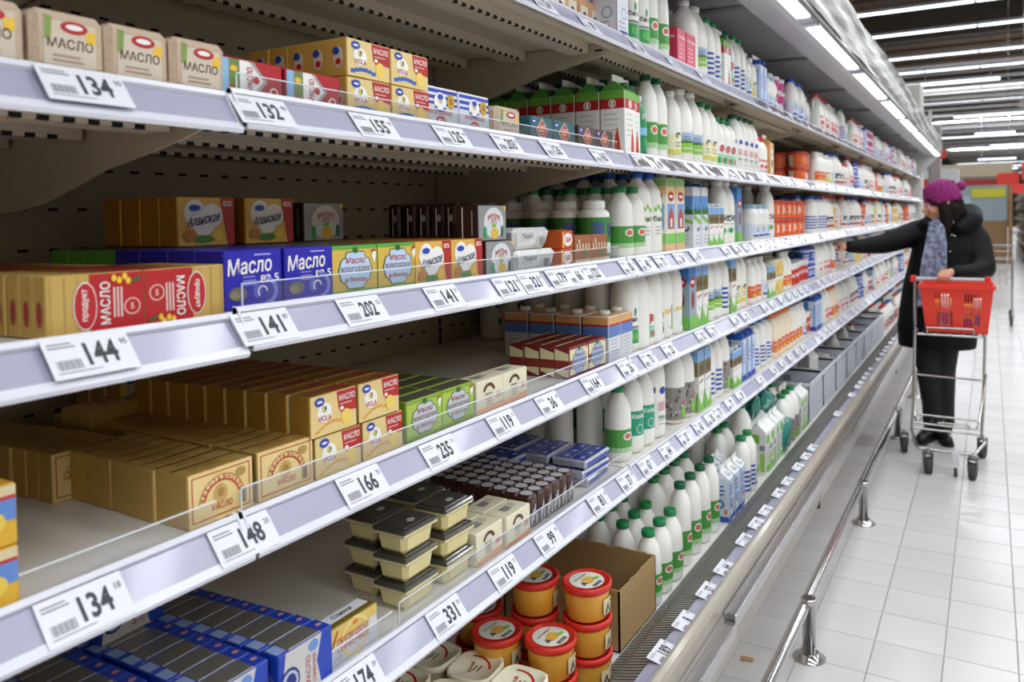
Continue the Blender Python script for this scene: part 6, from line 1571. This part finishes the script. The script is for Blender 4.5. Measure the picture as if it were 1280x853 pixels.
# hand basket
RED = M('dc3420', .38, coat=.2)
bk = root('shopping_basket', 'red plastic hand basket full of groceries riding on the trolley', 'basket', None, (-.165, 4.90, .772))
def wall_grid(nm, p0, p1, q0, q1, cols, openz):
    """a basket side from bottom edge p0-p1 to top edge q0-q1 with upright slots"""
    g = Geo(); p0, p1, q0, q1 = map(Vector, (p0, p1, q0, q1)); nrm = (p1-p0).cross(q0-p0).normalized()*.003
    def pt(u, v): return p0.lerp(p1, u).lerp(q0.lerp(q1, u), v)
    def slab(u0, u1, v0, v1):
        c = [pt(u0, v0), pt(u1, v0), pt(u1, v1), pt(u0, v1)]; vs = [x-nrm for x in c]+[x+nrm for x in c]
        g.add(vs, [(0, 1, 2, 3), (7, 6, 5, 4), (0, 4, 5, 1), (1, 5, 6, 2), (2, 6, 7, 3), (3, 7, 4, 0)], RED)
    for a, b in openz: slab(0, 1, a, b)
    zs = [(openz[i][1], openz[i+1][0]) for i in range(len(openz)-1)]
    for u0, u1, slots in cols:
        if slots == 0: [slab(u0, u1, a, b) for a, b in zs]
        else:
            wdt = (u1-u0)/slots
            for i in range(slots):
                for a, b in zs: slab(u0+wdt*i, u0+wdt*(i+.42), a, b)
    part(nm, g, bk)
BX, BY, TX, TY, HH = .150, .115, .180, .140, .262
FC = [(0, .18, 0), (.18, .44, 6), (.44, .60, 0), (.60, .86, 6), (.86, 1, 0)]; OZ = [(0, .14), (.46, .52), (.84, 1)]
wall_grid('basket_side', (-BX, -BY, 0), (BX, -BY, 0), (-TX, -TY, HH), (TX, -TY, HH), FC, OZ)
wall_grid('basket_side', (BX, BY, 0), (-BX, BY, 0), (TX, TY, HH), (-TX, TY, HH), FC, OZ)
wall_grid('basket_end', (-BX, BY, 0), (-BX, -BY, 0), (-TX, TY, HH), (-TX, -TY, HH), [(0, .2, 0), (.2, .8, 8), (.8, 1, 0)], OZ)
wall_grid('basket_end', (BX, -BY, 0), (BX, BY, 0), (TX, -TY, HH), (TX, TY, HH), [(0, .2, 0), (.2, .8, 8), (.8, 1, 0)], OZ)
g = Geo(); g.box(-BX, BX, -BY, BY, 0, .005, RED); part('basket_bottom', g, bk)
g = Geo()
for (a, b, c, d) in ((-TX-.012, TX+.012, -TY-.012, -TY+.003), (-TX-.012, TX+.012, TY-.003, TY+.012), (-TX-.012, -TX+.003, -TY, TY), (TX-.003, TX+.012, -TY, TY)): g.box(a, b, c, d, HH-.018, HH+.002, RED)
part('basket_rim', g, bk)
gc = random.Random(9)
for i in range(9):
    g = Geo(); c1, c2 = [('e8b23a', '7a3f9a'), ('f0efe8', '4a66c0'), ('b8442e', 'e6c44a')][i % 3]
    ww, dd, hh = gc.uniform(.045, .06), .05, gc.uniform(.14, .21)
    g.cbox(-ww/2, ww/2, -dd/2, dd/2, 0, hh, M(c1, .5), .004); F = Face((0, -dd/2-.0002, 0), (1, 0, 0), (0, 0, 1)); g.rect(F, -ww*.4, hh*.2, ww*.4, hh*.5, M(c2, .5), 1); g.rect(F, -ww*.3, hh*.6, ww*.2, hh*.8, M('f2f2ee', .5), 1)
    single('grocery_pack', g, '%s pack in the red basket, %s from the left in the %s row' % (('yellow and purple', 'white and blue', 'red and yellow')[i % 3], NTH[i % 5], 'front' if i < 5 else 'back'), 'grocery', 'groceries in the red basket', (-.165-.112+.056*(i % 5), 4.83+.07*(i//5), .779))
# second trolley behind the shopper
t = root('shopping_trolley', 'small grey wire trolley far down the aisle behind the person in black', 'trolley', None, (.03, 11.4, 0))
g = Geo()
for x in (-.22, .22):
    g.path([(x, -.35, .12), (x, .30, .14), (x, .38, .95)], .012, WIRE, 8)
    for i in range(6): g.path([(x, -.33+.1*i, .50+.01*i), (x, -.36+.115*i, .85+.012*i)], .004, WIRE, 6)
for i in range(7): g.path([(-.22+.073*i, -.33, .50), (-.22+.073*i, -.37, .85)], .004, WIRE, 6)
for z in (.50, .62, .74, .85): g.path([(-.22, -.35, z), (.22, -.35, z), (.22, .33, z+.05), (-.22, .33, z+.05), (-.22, -.35, z)], .005, WIRE, 6)
part('wire_frame', g, t)
g = Geo(); g.tube((-.24, .38, .97), (.24, .38, .97), .015, M('8a8c92', .4)); part('handle_bar', g, t)
for x in (-.2, .2):
    for y in (-.33, .28):
        w = Geo(); w.lathe([(.05, -.015), (.055, -.01), (.055, .01), (.05, .015)], RUB, 16); w.v = [(x+zz, y+xx, .055+yy) for xx, yy, zz in w.v]; part('wheel', w, t)
        g = Geo(); g.box(x-.02, x+.02, y-.012, y+.012, .06, .14, M('6a6a6c', .5)); part('caster_fork', g, t)
